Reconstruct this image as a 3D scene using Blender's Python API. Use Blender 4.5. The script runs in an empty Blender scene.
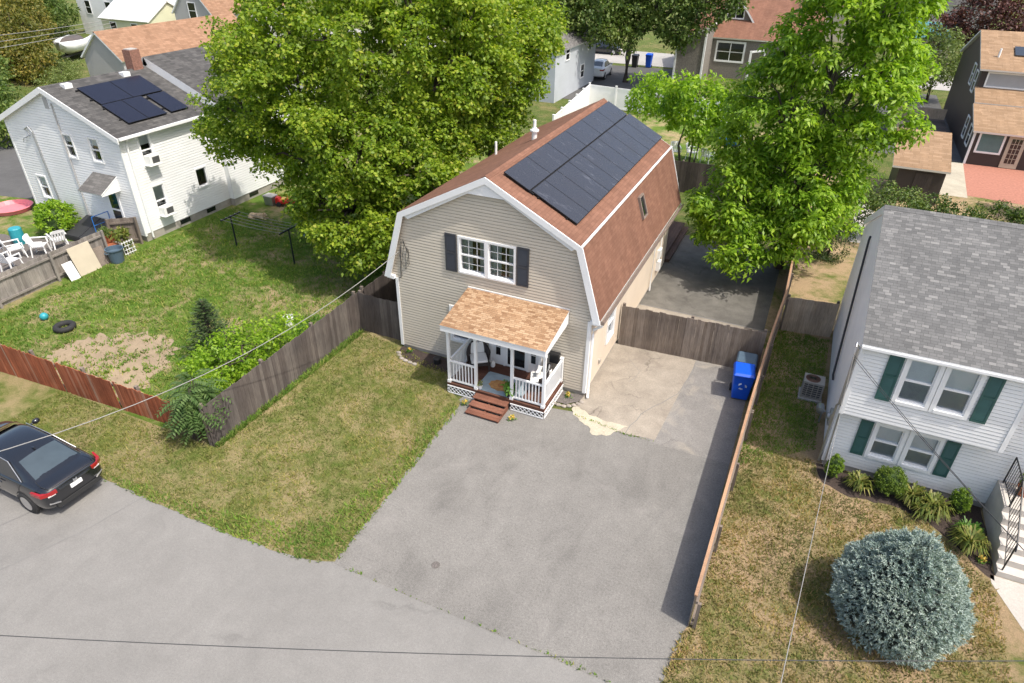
import bpy, math, random
import numpy as np
from mathutils import Vector, Matrix
R = math.radians
rng = np.random.default_rng(7)
random.seed(7)
SC = bpy.context.scene
COL = SC.collection
ORG = {}

# ------------------------------------------------------------------ world, sun, camera
SUN_DIR = Vector((0.965, -0.235, 0)).normalized()
SUN_EL = R(60)
w = bpy.data.worlds.new("World"); SC.world = w; w.use_nodes = True
nt = w.node_tree; bg = nt.nodes['Background']
sky = nt.nodes.new('ShaderNodeTexSky'); sky.sky_type = 'NISHITA'; sky.sun_disc = False
sky.sun_elevation = SUN_EL; sky.sun_rotation = math.atan2(SUN_DIR.x, SUN_DIR.y)
sky.air_density = 1.0; sky.dust_density = 4.0; sky.ozone_density = 0.8
nt.links.new(sky.outputs[0], bg.inputs[0]); bg.inputs[1].default_value = 0.15
sd = bpy.data.lights.new('sun', 'SUN'); sd.energy = 2.8; sd.angle = R(0.8); sd.color = (1.0, 0.95, 0.87)
so = bpy.data.objects.new('sun', sd); COL.objects.link(so)
dv = Vector((SUN_DIR.x * math.cos(SUN_EL), SUN_DIR.y * math.cos(SUN_EL), math.sin(SUN_EL)))
so.rotation_euler = (-dv).to_track_quat('-Z', 'Y').to_euler(); so.location = (60, -20, 80)
vs = SC.view_settings; vs.view_transform = 'Standard'; vs.look = 'None'; vs.gamma = 1; vs.use_curve_mapping = False; vs.exposure = 0.70

cam = bpy.data.cameras.new('camera'); co = bpy.data.objects.new('camera', cam); COL.objects.link(co)
CP, CY, CR, CF = 0.563142, 0.418809, 0.014, 668.89
cam.sensor_width = 36; cam.lens = CF / 1024 * 36; cam.clip_end = 2000; cam.clip_start = 0.05
fh = Vector((-math.sin(CY), math.cos(CY), 0)); rt = Vector((math.cos(CY), math.sin(CY), 0)); up = Vector((0, 0, 1))
fw = fh * math.cos(CP) - up * math.sin(CP); uv_ = up * math.cos(CP) + fh * math.sin(CP)
rr = rt * math.cos(CR) + uv_ * math.sin(CR); uu = -rt * math.sin(CR) + uv_ * math.cos(CR)
m3 = Matrix((rr, uu, -fw)).transposed()
co.matrix_world = Matrix.Translation((12.511, -17.878, 13.816)) @ m3.to_4x4()
SC.camera = co

# ------------------------------------------------------------------ materials
MATS = {}
def _new(name):
    m = bpy.data.materials.new(name); m.use_nodes = True; MATS[name] = m
    return m, m.node_tree, m.node_tree.nodes['Principled BSDF']
def _coord(t, src='Object', scale=(1, 1, 1), rot=(0, 0, 0)):
    tc = t.nodes.new('ShaderNodeTexCoord'); mp = t.nodes.new('ShaderNodeMapping')
    mp.inputs['Scale'].default_value = scale; mp.inputs['Rotation'].default_value = rot
    t.links.new(tc.outputs[src], mp.inputs[0]); return mp.outputs[0]
def _noise(t, co, scale, detail=4, rough=.55, dist=0):
    n = t.nodes.new('ShaderNodeTexNoise'); n.inputs['Scale'].default_value = scale
    n.inputs['Detail'].default_value = detail; n.inputs['Roughness'].default_value = rough; n.inputs['Distortion'].default_value = dist
    if co is not None: t.links.new(co, n.inputs['Vector'])
    return n.outputs['Fac']
def _ramp(t, fac, stops, interp='LINEAR'):
    r = t.nodes.new('ShaderNodeValToRGB'); cr = r.color_ramp; cr.interpolation = interp
    while len(cr.elements) < len(stops): cr.elements.new(.5)
    for e, (p, c) in zip(cr.elements, stops): e.position = p; e.color = (*c, 1)
    t.links.new(fac, r.inputs[0]); return r.outputs[0]
def _mix(t, fac, a, b, mode='MIX'):
    n = t.nodes.new('ShaderNodeMix'); n.data_type = 'RGBA'; n.blend_type = mode
    if isinstance(fac, (int, float)): n.inputs[0].default_value = fac
    else: t.links.new(fac, n.inputs[0])
    for k, x in ((6, a), (7, b)):
        if isinstance(x, tuple): n.inputs[k].default_value = (*x, 1)
        else: t.links.new(x, n.inputs[k])
    return n.outputs[2]
def _math(t, op, a, b=0.0, clamp=False):
    n = t.nodes.new('ShaderNodeMath'); n.operation = op; n.use_clamp = clamp
    for k, x in ((0, a), (1, b)):
        if isinstance(x, (int, float)): n.inputs[k].default_value = x
        else: t.links.new(x, n.inputs[k])
    return n.outputs[0]
def _bump(t, b, h, strength=.3, dist=.02):
    n = t.nodes.new('ShaderNodeBump'); n.inputs['Strength'].default_value = strength; n.inputs['Distance'].default_value = dist
    t.links.new(h, n.inputs['Height']); t.links.new(n.outputs[0], b.inputs['Normal'])
def _island(t):
    return t.nodes.new('ShaderNodeNewGeometry').outputs['Random Per Island']
def g3(c, k): return tuple(min(1, x * k) for x in c)

def plain(name, c, rough=.6, metal=0., var=.12, vs_=3., bump=0, bs=60, spec=.5, coat=0):
    m, t, b = _new(name); o = _coord(t)
    n = _noise(t, o, vs_, 5)
    col = _ramp(t, n, [(.25, g3(c, 1 - var)), (.75, g3(c, 1 + var))])
    t.links.new(col, b.inputs['Base Color']); b.inputs['Roughness'].default_value = rough; b.inputs['Metallic'].default_value = metal
    b.inputs['Specular IOR Level'].default_value = spec
    if coat: b.inputs['Coat Weight'].default_value = coat; b.inputs['Coat Roughness'].default_value = .05
    if bump: _bump(t, b, _noise(t, o, bs, 3), bump, .01)
    return m
def siding_mat(name, c, rough=.55):
    m, t, b = _new(name); o = _coord(t)
    n1 = _noise(t, o, .7, 4); n2 = _noise(t, _coord(t, scale=(.5, .5, 9)), 2.2, 4)
    a = _ramp(t, n1, [(.3, g3(c, .93)), (.7, g3(c, 1.04))]); d = _ramp(t, n2, [(.35, (.955, .955, .95)), (.62, (1, 1, 1))])
    t.links.new(_mix(t, 1.0, a, d, 'MULTIPLY'), b.inputs['Base Color']); b.inputs['Roughness'].default_value = rough
    _bump(t, b, _noise(t, o, 2.5, 3), .05, .01)
    return m
def wood_mat(name, stops, rough=.85):
    m, t, b = _new(name); o = _coord(t)
    isl = _island(t); base = _ramp(t, isl, stops)
    grain = _noise(t, _coord(t, scale=(14, 14, .8)), 3, 6, .65); blot = _noise(t, o, 1.1, 5)
    g = _ramp(t, grain, [(.3, (.62, .6, .58)), (.6, (1.05, 1.05, 1.05))]); bl = _ramp(t, blot, [(.35, (.78, .78, .79)), (.65, (1.1, 1.08, 1.05))])
    t.links.new(_mix(t, 1., _mix(t, 1., base, g, 'MULTIPLY'), bl, 'MULTIPLY'), b.inputs['Base Color']); b.inputs['Roughness'].default_value = rough
    b.inputs['Specular IOR Level'].default_value = .2
    _bump(t, b, grain, .5, .01)
    return m
def shingle_mat(name, stops, bw=.30, rh=.14, mortar=.006, streak=.25, bump=.5, big=None, gap=.55):
    """asphalt shingles laid on the roof's own uv metres"""
    m, t, b = _new(name)
    tc = t.nodes.new('ShaderNodeTexCoord'); uvo = tc.outputs['UV']
    br = t.nodes.new('ShaderNodeTexBrick'); br.offset = .37; br.offset_frequency = 2; br.squash = 1.35; br.squash_frequency = 3
    br.inputs['Scale'].default_value = 1; br.inputs['Mortar Size'].default_value = mortar; br.inputs['Brick Width'].default_value = bw; br.inputs['Row Height'].default_value = rh
    br.inputs['Color1'].default_value = (0, 0, 0, 1); br.inputs['Color2'].default_value = (1, 1, 1, 1); br.inputs['Mortar'].default_value = (.5, .5, .5, 1); br.inputs['Bias'].default_value = 0
    br.inputs['Mortar Smooth'].default_value = .3
    t.links.new(uvo, br.inputs['Vector'])
    tone = _ramp(t, br.outputs['Color'], stops)
    mp = t.nodes.new('ShaderNodeMapping'); mp.inputs['Scale'].default_value = (2.2, .28, 1); t.links.new(uvo, mp.inputs[0])
    st = _noise(t, mp.outputs[0], 1.0, 6, .6); gran = _noise(t, uvo, 60, 4, .7); blot = _noise(t, uvo, .55, 4)
    tone = _mix(t, 1., tone, _ramp(t, st, [(.3, (1 - streak,) * 3), (.65, (1.04,) * 3)]), 'MULTIPLY')
    tone = _mix(t, 1., tone, _ramp(t, gran, [(.3, (.78,) * 3), (.7, (1.18,) * 3)]), 'MULTIPLY')
    tone = _mix(t, 1., tone, _ramp(t, blot, [(.3, (.88,) * 3), (.7, (1.1,) * 3)]), 'MULTIPLY')
    tone = _mix(t, br.outputs['Fac'], tone, _mix(t, 1., tone, (gap,) * 3, 'MULTIPLY'))
    t.links.new(tone, b.inputs['Base Color']); b.inputs['Roughness'].default_value = .9; b.inputs['Specular IOR Level'].default_value = .25
    h = _math(t, 'SUBTRACT', _math(t, 'ADD', _math(t, 'MULTIPLY', br.outputs['Color'], .4), _math(t, 'MULTIPLY', gran, .4)), br.outputs['Fac'])
    _bump(t, b, h, bump, .012)
    return m
def lawn_mat(name, green, green2, tan, soil, tanlo=.45, tanhi=.62, scale=.5, soilamt=.75):
    m, t, b = _new(name); o = _coord(t)
    big = _noise(t, o, scale, 7, .62, .6); mid = _noise(t, o, scale * 5, 5, .65, .3); fine = _noise(t, o, 26, 5, .7); fin2 = _noise(t, _coord(t, scale=(1, 1.6, 1), rot=(0, 0, .6)), 75, 3, .7)
    mixv = _math(t, 'ADD', _math(t, 'MULTIPLY', big, .62), _math(t, 'ADD', _math(t, 'MULTIPLY', mid, .28), _math(t, 'MULTIPLY', fine, .12)))
    gcol = _mix(t, _ramp(t, mid, [(.35, (0, 0, 0)), (.65, (1, 1, 1))]), green, green2)
    col = _mix(t, _ramp(t, mixv, [(tanlo, (0, 0, 0)), (tanhi, (1, 1, 1))]), gcol, tan)
    sb = _noise(t, _coord(t, scale=(1, 1, 1), rot=(0, 0, 1.1)), scale * 1.7, 6, .6, .5)
    col = _mix(t, _ramp(t, sb, [(soilamt, (0, 0, 0)), (min(1, soilamt + .1), (1, 1, 1))]), col, soil)
    col = _mix(t, 1., col, _ramp(t, fine, [(.3, (.80,) * 3), (.7, (1.2,) * 3)]), 'MULTIPLY')
    col = _mix(t, 1., col, _ramp(t, fin2, [(.3, (.82,) * 3), (.7, (1.18,) * 3)]), 'MULTIPLY')
    t.links.new(col, b.inputs['Base Color']); b.inputs['Roughness'].default_value = .95; b.inputs['Specular IOR Level'].default_value = .1
    _bump(t, b, _math(t, 'ADD', fine, fin2), .9, .05)
    return m
def pave_mat(name, c, blot=.12, speck=.25, crack=0., stain=0., stainc=(.1, .09, .08), spot=48, cs=.55, oil=0.):
    m, t, b = _new(name); o = _coord(t)
    n1 = _noise(t, o, .35, 6, .6, .4); n2 = _noise(t, o, 2.2, 5, .6); n3 = _noise(t, o, spot, 2, .8); n4 = _noise(t, o, 17, 6, .8)
    col = _ramp(t, n1, [(.3, g3(c, 1 - blot)), (.7, g3(c, 1 + blot))])
    col = _mix(t, 1., col, _ramp(t, n2, [(.3, (1 - blot * .7,) * 3), (.7, (1 + blot * .6,) * 3)]), 'MULTIPLY')
    col = _mix(t, 1., col, _ramp(t, n4, [(.3, (1 - speck * .75,) * 3), (.7, (1 + speck * .75,) * 3)]), 'MULTIPLY')
    col = _mix(t, 1., col, _ramp(t, n3, [(.25, (1 - speck,) * 3), (.75, (1 + speck,) * 3)]), 'MULTIPLY')
    if oil:
        s2 = _noise(t, _coord(t, rot=(0, 0, .5), scale=(1, .45, 1)), .9, 6, .6, .7); col = _mix(t, _ramp(t, s2, [(.54, (0, 0, 0)), (.74, (oil,) * 3)]), col, g3(c, .45))
    if stain:
        s = _noise(t, o, .8, 7, .65, .8)
        col = _mix(t, _ramp(t, s, [(.56, (0, 0, 0)), (.70, (stain,) * 3)]), col, stainc)
    if crack:
        wv = _noise(t, o, 1.2, 5)
        vo = t.nodes.new('ShaderNodeTexVoronoi'); vo.feature = 'DISTANCE_TO_EDGE'; vo.inputs['Scale'].default_value = cs
        ad = t.nodes.new('ShaderNodeVectorMath'); ad.operation = 'ADD'; t.links.new(o, ad.inputs[0])
        cb = t.nodes.new('ShaderNodeCombineXYZ'); t.links.new(_math(t, 'MULTIPLY', wv, 1.3), cb.inputs[0]); t.links.new(_math(t, 'MULTIPLY', n2, .9), cb.inputs[1])
        t.links.new(cb.outputs[0], ad.inputs[1]); t.links.new(ad.outputs[0], vo.inputs['Vector'])
        gate = _ramp(t, _noise(t, o, .4, 3), [(.5, (0, 0, 0)), (.6, (crack,) * 3)])
        ln = _ramp(t, vo.outputs['Distance'], [(.0, (1, 1, 1)), (.014, (0, 0, 0))])
        col = _mix(t, _mix(t, 1., ln, gate, 'MULTIPLY'), col, g3(c, .45))
    t.links.new(col, b.inputs['Base Color']); b.inputs['Roughness'].default_value = .93; b.inputs['Specular IOR Level'].default_value = .25
    _bump(t, b, n3, .35, .01)
    return m
def leaf_mat(name, stops, trans=.35, rough=.55, patch=.25, ps=.5):
    m, t, b = _new(name)
    isl = _island(t); base = _ramp(t, isl, stops); o = _coord(t)
    pn = _noise(t, o, ps, 3); base = _mix(t, 1., base, _ramp(t, pn, [(.3, (1 - patch, 1 - patch * .7, 1 - patch)), (.7, (1 + patch, 1 + patch * .6, 1))]), 'MULTIPLY')
    t.links.new(base, b.inputs['Base Color']); b.inputs['Roughness'].default_value = rough; b.inputs['Specular IOR Level'].default_value = .35
    tr = t.nodes.new('ShaderNodeBsdfTranslucent'); t.links.new(_mix(t, 1., base, (1.25, 1.35, .55), 'MULTIPLY'), tr.inputs[0])
    mx = t.nodes.new('ShaderNodeMixShader'); mx.inputs[0].default_value = trans
    t.links.new(b.outputs[0], mx.inputs[1]); t.links.new(tr.outputs[0], mx.inputs[2])
    t.links.new(mx.outputs[0], t.nodes['Material Output'].inputs[0])
    return m
def glass_mat(name, tint=(.9, .93, .93), base=.05, rough=.02):
    m, t, b = _new(name); t.nodes.remove(b)
    tr = t.nodes.new('ShaderNodeBsdfTransparent'); tr.inputs[0].default_value = (*tint, 1)
    gl = t.nodes.new('ShaderNodeBsdfGlossy'); gl.inputs['Roughness'].default_value = rough; gl.inputs[0].default_value = (.9, .95, 1, 1)
    lw = t.nodes.new('ShaderNodeFresnel'); lw.inputs[0].default_value = 1.5
    f = _math(t, 'ADD', lw.outputs[0], base, True)
    mx = t.nodes.new('ShaderNodeMixShader'); t.links.new(f, mx.inputs[0]); t.links.new(tr.outputs[0], mx.inputs[1]); t.links.new(gl.outputs[0], mx.inputs[2])
    t.links.new(mx.outputs[0], t.nodes['Material Output'].inputs[0])
    return m

M = {}
M['tan_siding'] = siding_mat('tan_vinyl_siding', (.62, .555, .455))
M['cream'] = siding_mat('cream_siding', (.70, .59, .47))
M['white_siding'] = siding_mat('white_vinyl_siding', (.86, .86, .85))
M['white'] = plain('white_trim_paint', (.82, .82, .81), .45, var=.05, vs_=2)
M['white_plastic'] = plain('white_plastic', (.82, .82, .8), .4, var=.06)
M['shutter'] = plain('charcoal_shutter', (.045, .048, .058), .5)
M['green_shutter'] = plain('green_shutter', (.030, .095, .085), .5)
M['black'] = plain('black_paint', (.018, .018, .02), .4)
M['blackrough'] = plain('black_tarp', (.03, .03, .033), .6, bump=.3, bs=8)
M['room'] = plain('dark_room', (.03, .03, .032), .9)
M['curtain'] = plain('curtain_cloth', (.42, .47, .45), .9, bump=.2, bs=20)
M['blind'] = plain('roller_blind', (.80, .80, .80), .8, var=.04)
M['screen'] = plain('insect_screen', (.36, .37, .38), .6, var=.06)
M['glass'] = glass_mat('window_glass')
M['darkglass'] = plain('dark_glass', (.012, .014, .016), .06, var=.3, spec=.8)
M['brown_roof'] = shingle_mat('brown_shingles', [(0, (.198, .098, .064)), (.5, (.222, .111, .073)), (1, (.246, .125, .083))], .24, .12, .004, .22, .35)
M['porch_roof'] = shingle_mat('tan_shingles', [(0, (.25, .14, .075)), (.3, (.33, .20, .112)), (.6, (.41, .265, .155)), (1, (.46, .315, .195))], .17, .085, .006, .08, .5)
M['grey_roof'] = shingle_mat('grey_shingles', [(0, (.120, .120, .118)), (.45, (.148, .147, .144)), (.85, (.180, .178, .173)), (1, (.235, .231, .222))], .17, .095, .005, .1, .5)
M['dark_roof'] = shingle_mat('dark_grey_shingles', [(0, (.07, .068, .066)), (1, (.12, .115, .11))], .3, .14, .006, .3, .5)
M['orange_roof'] = shingle_mat('orange_brown_shingles', [(0, (.255, .145, .088)), (1, (.345, .205, .13))], .5, .2, .006, .15, .4)
M['tan_roof'] = shingle_mat('light_brown_shingles', [(0, (.27, .172, .098)), (1, (.36, .238, .145))], .5, .2, .006, .15, .4)
M['hood_roof'] = shingle_mat('hood_shingles', [(0, (.12, .115, .11)), (1, (.2, .19, .18))], .3, .14, .006, .2, .5)
M['metal_roof'] = plain('pale_metal_roof', (.72, .72, .70), .5)
M['teal'] = plain('teal_metal', (.05, .20, .23), .5)
M['brick'] = plain('chimney_brick', (.24, .12, .085), .9, var=.4, vs_=14, bump=.5, bs=20)
M['found'] = plain('concrete_foundation', (.34, .31, .27), .95, var=.25, vs_=2, bump=.4)
M['concrete'] = plain('grey_concrete', (.40, .38, .35), .95, var=.2, vs_=2.5, bump=.4, bs=40)
M['conc_step'] = plain('step_concrete', (.52, .48, .43), .95, var=.12, vs_=3, bump=.4, bs=40)
M['fence_grey'] = wood_mat('weathered_grey_boards', [(0, (.095, .080, .073)), (.5, (.122, .105, .095)), (1, (.165, .145, .130))])
M['fence_brown'] = wood_mat('weathered_brown_boards', [(0, (.165, .135, .112)), (.5, (.21, .175, .148)), (1, (.26, .22, .188))])
M['fence_red'] = wood_mat('red_stained_boards', [(0, (.29, .088, .045)), (.75, (.39, .13, .068)), (.92, (.42, .17, .10)), (1, (.44, .31, .23))])
M['fence_tan'] = wood_mat('tan_boards', [(0, (.50, .39, .28)), (1, (.62, .50, .37))])
M['fence_pale'] = wood_mat('pale_weathered_boards', [(0, (.22, .20, .18)), (1, (.33, .305, .28))])
M['gutter'] = plain('tan_gutter', (.22, .17, .14), .6)
M['fence_dark'] = wood_mat('dark_boards', [(0, (.06, .05, .045)), (1, (.12, .10, .09))])
M['rail_orange'] = wood_mat('orange_rail', [(0, (.40, .235, .14)), (1, (.48, .30, .19))])
M['deck'] = wood_mat('brown_deck_boards', [(0, (.11, .05, .035)), (1, (.16, .08, .055))])
M['step'] = wood_mat('redbrown_step_boards', [(0, (.20, .085, .055)), (1, (.25, .115, .078))])
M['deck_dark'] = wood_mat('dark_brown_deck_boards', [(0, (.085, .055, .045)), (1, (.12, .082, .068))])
M['shingle_wall'] = plain('weathered_shingle_wall', (.20, .178, .155), .9, var=.35, vs_=9, bump=.6, bs=14)
M['brown_wall'] = siding_mat('dark_brown_siding', (.045, .035, .032))
M['grey_wall'] = siding_mat('light_grey_siding', (.50, .53, .56))
M['greige'] = siding_mat('grey_siding', (.42, .41, .40))
M['yellow_wall'] = siding_mat('pale_yellow_siding', (.66, .66, .46))
M['bark'] = plain('bark', (.075, .058, .045), .95, var=.35, vs_=8, bump=.8, bs=18)
M['bark_grey'] = plain('grey_bark', (.12, .10, .085), .95, var=.35, vs_=8, bump=.8, bs=18)
M['soil'] = plain('dark_mulch', (.05, .035, .028), .98, var=.5, vs_=30, bump=1., bs=50)
M['gravel'] = plain('grey_gravel_bed', (.13, .115, .105), .95, var=.45, vs_=28, bump=1., bs=50)
M['stone'] = plain('edging_stone', (.33, .29, .25), .95, var=.3, vs_=4, bump=.5)
M['paver'] = plain('brick_paving', (.36, .155, .105), .95, var=.25, vs_=7, bump=.5)
M['metal'] = plain('galvanised_metal', (.45, .46, .47), .4, .8)
M['alu'] = plain('dark_metal_pole', (.02, .03, .028), .45, .3)
M['cable_pale'] = plain('pale_cable', (.28, .27, .25), .6)
M['cable_dark'] = plain('dark_cable', (.05, .05, .05), .6)
M['blue_bin'] = plain('blue_bin_plastic', (.006, .085, .56), .38, var=.08)
M['grey_bin'] = plain('grey_bin_plastic', (.15, .16, .165), .5)
M['bluegrey'] = plain('bluegrey_tub_plastic', (.075, .115, .155), .5)
M['emblem'] = plain('pale_emblem', (.55, .62, .75), .5)
M['tyre'] = plain('tyre_rubber', (.022, .022, .022), .8)
M['silver'] = plain('silver_alloy', (.6, .6, .6), .3, .8)
M['red_lens'] = plain('red_lamp_lens', (.30, .010, .01), .15, coat=.8)
M['clear_lens'] = plain('clear_lamp_lens', (.65, .6, .58), .15)
M['yellow'] = plain('yellow_petals', (.62, .43, .08), .7, var=.3, vs_=30)
M['terracotta'] = plain('terracotta', (.36, .12, .055), .9, var=.25)
M['rug'] = plain('blue_grey_rug', (.26, .33, .37), .95, var=.12, vs_=6, bump=.3)
M['mat_brown'] = plain('brown_coir', (.36, .19, .07), .95, var=.35, vs_=14, bump=.6)
M['cushion'] = plain('white_cushion', (.78, .77, .74), .9, var=.05)
M['wicker'] = plain('dark_wicker', (.035, .027, .024), .7, var=.3, vs_=30, bump=.5)
M['toy_red'] = plain('red_toy_plastic', (.60, .02, .015), .4)
M['toy_yellow'] = plain('yellow_toy_plastic', (.8, .5, .05), .4)
M['toy_blue'] = plain('blue_toy_plastic', (.02, .16, .50), .4)
M['pink'] = plain('pink_plastic', (.72, .20, .22), .5)
M['tealplastic'] = plain('teal_plastic', (.03, .28, .33), .4)
M['dog_tan'] = plain('tan_dog_fur', (.62, .45, .28), .9, var=.55, vs_=5, bump=.5)
M['cream_door'] = plain('cream_panel', (.48, .42, .32), .6, var=.06)
M['skin_cover'] = plain('boat_cover', (.10, .085, .08), .8)
M['mat_ac'] = plain('beige_ac_metal', (.36, .33, .29), .5)
M['ac_dark'] = plain('ac_coil', (.10, .10, .10), .6, .3)
M['ac_fan'] = plain('brown_fan_guard', (.20, .10, .07), .6)
M['panel_frame'] = plain('solar_frame', (.014, .014, .016), .7, spec=.2)
def solar():
    m, t, b = _new('solar_cells'); o = _coord(t)
    n = _noise(t, o, 1.6, 3); isl = _island(t)
    c = _ramp(t, isl, [(0, (.031, .031, .037)), (1, (.038, .038, .045))])
    smear = _ramp(t, _noise(t, _coord(t, scale=(.8, 2, 1)), 1.8, 7, .7), [(.58, (0, 0, 0)), (.72, (.26,) * 3)])
    t.links.new(_mix(t, smear, c, (.25, .26, .30)), b.inputs['Base Color'])
    t.links.new(_ramp(t, n, [(.3, (.18,) * 3), (.7, (.32,) * 3)]), b.inputs['Roughness']); b.inputs['Specular IOR Level'].default_value = .55
    return m
M['solar'] = solar()
M['solar_navy'] = plain('navy_solar_cells', (.014, .015, .026), .22, var=.1, spec=.55)
M['street'] = pave_mat('street_asphalt', (.212, .204, .190), .08, .17, .35, .15, (.22, .215, .205), cs=.16, oil=.18)
M['drive'] = pave_mat('driveway_asphalt', (.192, .183, .168), .10, .36, .2, .25, (.30, .28, .26), cs=.2, oil=.35)
M['drive_old'] = pave_mat('old_asphalt', (.215, .203, .188), .16, .30, .8, .55, (.36, .32, .26))
M['slab'] = pave_mat('worn_concrete_slab', (.285, .25, .205), .18, .22, .9, .7, (.20, .17, .14))
M['yard'] = pave_mat('back_yard_concrete', (.135, .127, .113), .25, .2, .6, .8, (.09, .085, .075))
M['cement'] = pave_mat('pale_cement_patch', (.41, .37, .285), .14, .22)
M['walk'] = pave_mat('concrete_walk', (.42, .39, .35), .08, .16)
M['bgstreet'] = pave_mat('far_street', (.36, .345, .32), .1, .1)
M['bgdrive'] = pave_mat('far_driveway', (.10, .098, .095), .12, .15)
M['tar'] = plain('tar_seam', (.185, .18, .17), .9)
M['ground'] = lawn_mat('ground_grass', (.085, .125, .030), (.13, .15, .045), (.25, .20, .10), (.25, .19, .12), .5, .68, .3, .72)
M['front_lawn'] = lawn_mat('front_lawn_grass', (.130, .172, .038), (.190, .202, .058), (.36, .29, .150), (.31, .24, .145), .44, .60, .55, .66)
M['left_lawn'] = lawn_mat('left_lawn_grass', (.095, .175, .026), (.150, .21, .040), (.38, .30, .165), (.36, .26, .17), .49, .61, .34, .66)
M['right_lawn'] = lawn_mat('right_lawn_grass', (.125, .165, .038), (.20, .20, .06), (.43, .31, .185), (.37, .265, .165), .41, .56, .55, .68)
M['bare_soil'] = pave_mat('bare_soil', (.285, .220, .148), .14, .22, spot=40)
M['grass_green'] = leaf_mat('grass_blades', [(0, (.122, .170, .034)), (.55, (.180, .200, .054)), (.88, (.27, .245, .10)), (1, (.35, .30, .15))], .25, .8, .38, .5)
M['grass_lush'] = leaf_mat('lush_grass_blades', [(0, (.10, .21, .03)), (.7, (.175, .27, .048)), (1, (.34, .32, .12))], .3, .8, .35, .4)
M['tan_blades'] = leaf_mat('dry_grass_blades', [(0, (.13, .17, .04)), (.4, (.20, .19, .07)), (.75, (.31, .24, .12)), (1, (.42, .32, .195))], .25, .8, .42, .6)
M['maple'] = leaf_mat('maple_leaves', [(0, (.115, .195, .018)), (.5, (.21, .315, .030)), (.9, (.32, .41, .045)), (1, (.42, .43, .08))], .47, .5, .30, .55)
M['walnut'] = leaf_mat('bright_green_leaves', [(0, (.125, .24, .018)), (.5, (.23, .38, .03)), (1, (.37, .52, .055))], .48, .45, .25, .6)
M['bgleaf'] = leaf_mat('mid_green_leaves', [(0, (.055, .105, .022)), (.6, (.115, .175, .038)), (1, (.19, .24, .07))], .3, .55, .3, .35)
M['yellowgreen'] = leaf_mat('yellow_green_leaves', [(0, (.075, .095, .016)), (.6, (.16, .16, .03)), (1, (.25, .20, .05))], .3, .55, .3, .35)
M['purple'] = leaf_mat('purple_leaves', [(0, (.045, .018, .020)), (1, (.12, .05, .045))], .25, .5, .25, .5)
M['paleleaf'] = leaf_mat('pale_green_leaves', [(0, (.10, .15, .04)), (1, (.20, .25, .08))], .3, .55, .2, .5)
M['darkleaf'] = leaf_mat('dark_green_leaves', [(0, (.018, .045, .010)), (1, (.06, .10, .02))], .25, .5, .25, .8)
M['hedge'] = leaf_mat('hedge_leaves', [(0, (.025, .060, .010)), (.7, (.07, .12, .018)), (1, (.13, .17, .03))], .3, .5, .25, .9)
M['boxwood'] = leaf_mat('boxwood_leaves', [(0, (.07, .13, .018)), (1, (.20, .28, .04))], .35, .45, .2, 2)
M['arbor'] = leaf_mat('dwarf_arborvitae', [(0, (.10, .19, .018)), (1, (.24, .34, .035))], .35, .5, .2, 2)
M['lily'] = leaf_mat('lily_blades', [(0, (.09, .14, .025)), (.7, (.20, .22, .05)), (1, (.35, .30, .10))], .3, .5, .2, 2)
M['fern'] = leaf_mat('fern_fronds', [(0, (.06, .16, .02)), (1, (.14, .26, .04))], .3, .5, .2, 3)
M['spruce'] = leaf_mat('blue_spruce_needles', [(0, (.24, .315, .31)), (.6, (.36, .44, .43)), (1, (.50, .58, .565))], .12, .6, .15, 1.2)
M['spruce_core'] = plain('spruce_filler_core', (.018, .028, .026), .95, var=.4, vs_=12)
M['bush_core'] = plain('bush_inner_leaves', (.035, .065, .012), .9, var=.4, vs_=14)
M['pine'] = leaf_mat('young_fir_needles', [(0, (.030, .065, .020)), (1, (.085, .135, .045))], .15, .6, .2, 2)
M['sumac'] = leaf_mat('sumac_leaflets', [(0, (.055, .11, .03)), (1, (.13, .20, .07))], .35, .5, .2, 2)
# ------------------------------------------------------------------ object helpers
def kids(o): return list(o.children)
def thing(name, label, cat, loc=(0, 0, 0), group=None, rz=0):
    o = bpy.data.objects.new(name, None); COL.objects.link(o); o.location = loc; o.rotation_euler = (0, 0, rz)
    o.empty_display_size = .3
    o['label'] = label; o['category'] = cat
    if group: o['group'] = group
    ORG[o.name] = Vector(loc); return o
def tag(o, label, cat, group=None):
    o['label'] = label; o['category'] = cat
    if group: o['group'] = group
    return o
def link_mesh(name, me, mats, parent=None, smooth=False, bevel=0, sub=0):
    for m in (mats if isinstance(mats, (list, tuple)) else [mats]): me.materials.append(M[m] if isinstance(m, str) else m)
    o = bpy.data.objects.new(name, me); COL.objects.link(o)
    if smooth: me.polygons.foreach_set('use_smooth', [True] * len(me.polygons))
    if bevel:
        b = o.modifiers.new('bevel', 'BEVEL'); b.width = bevel; b.segments = 2; b.limit_method = 'ANGLE'
    if sub:
        s = o.modifiers.new('sub', 'SUBSURF'); s.levels = sub; s.render_levels = sub
    if parent:
        o.parent = parent; ORG[o.name] = ORG[parent.name]
    else: ORG[o.name] = Vector((0, 0, 0))
    return o
def copy_tree(o, parent=None, loc=None, rz=None):
    c = o.copy(); COL.objects.link(c)
    if parent: c.parent = parent
    if loc: c.location = loc
    if rz is not None: c.rotation_euler = (0, 0, rz)
    for ch in list(o.children): copy_tree(ch, c)
    return c
class Fr:
    """wall frame: u along the wall, z up, d outwards"""
    def __init__(s, P, u, n): s.P = Vector(P); s.u = Vector(u); s.n = Vector(n)
    def __call__(s, u, z, d=0): return s.P + s.u * u + Vector((0, 0, z)) + s.n * d
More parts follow.
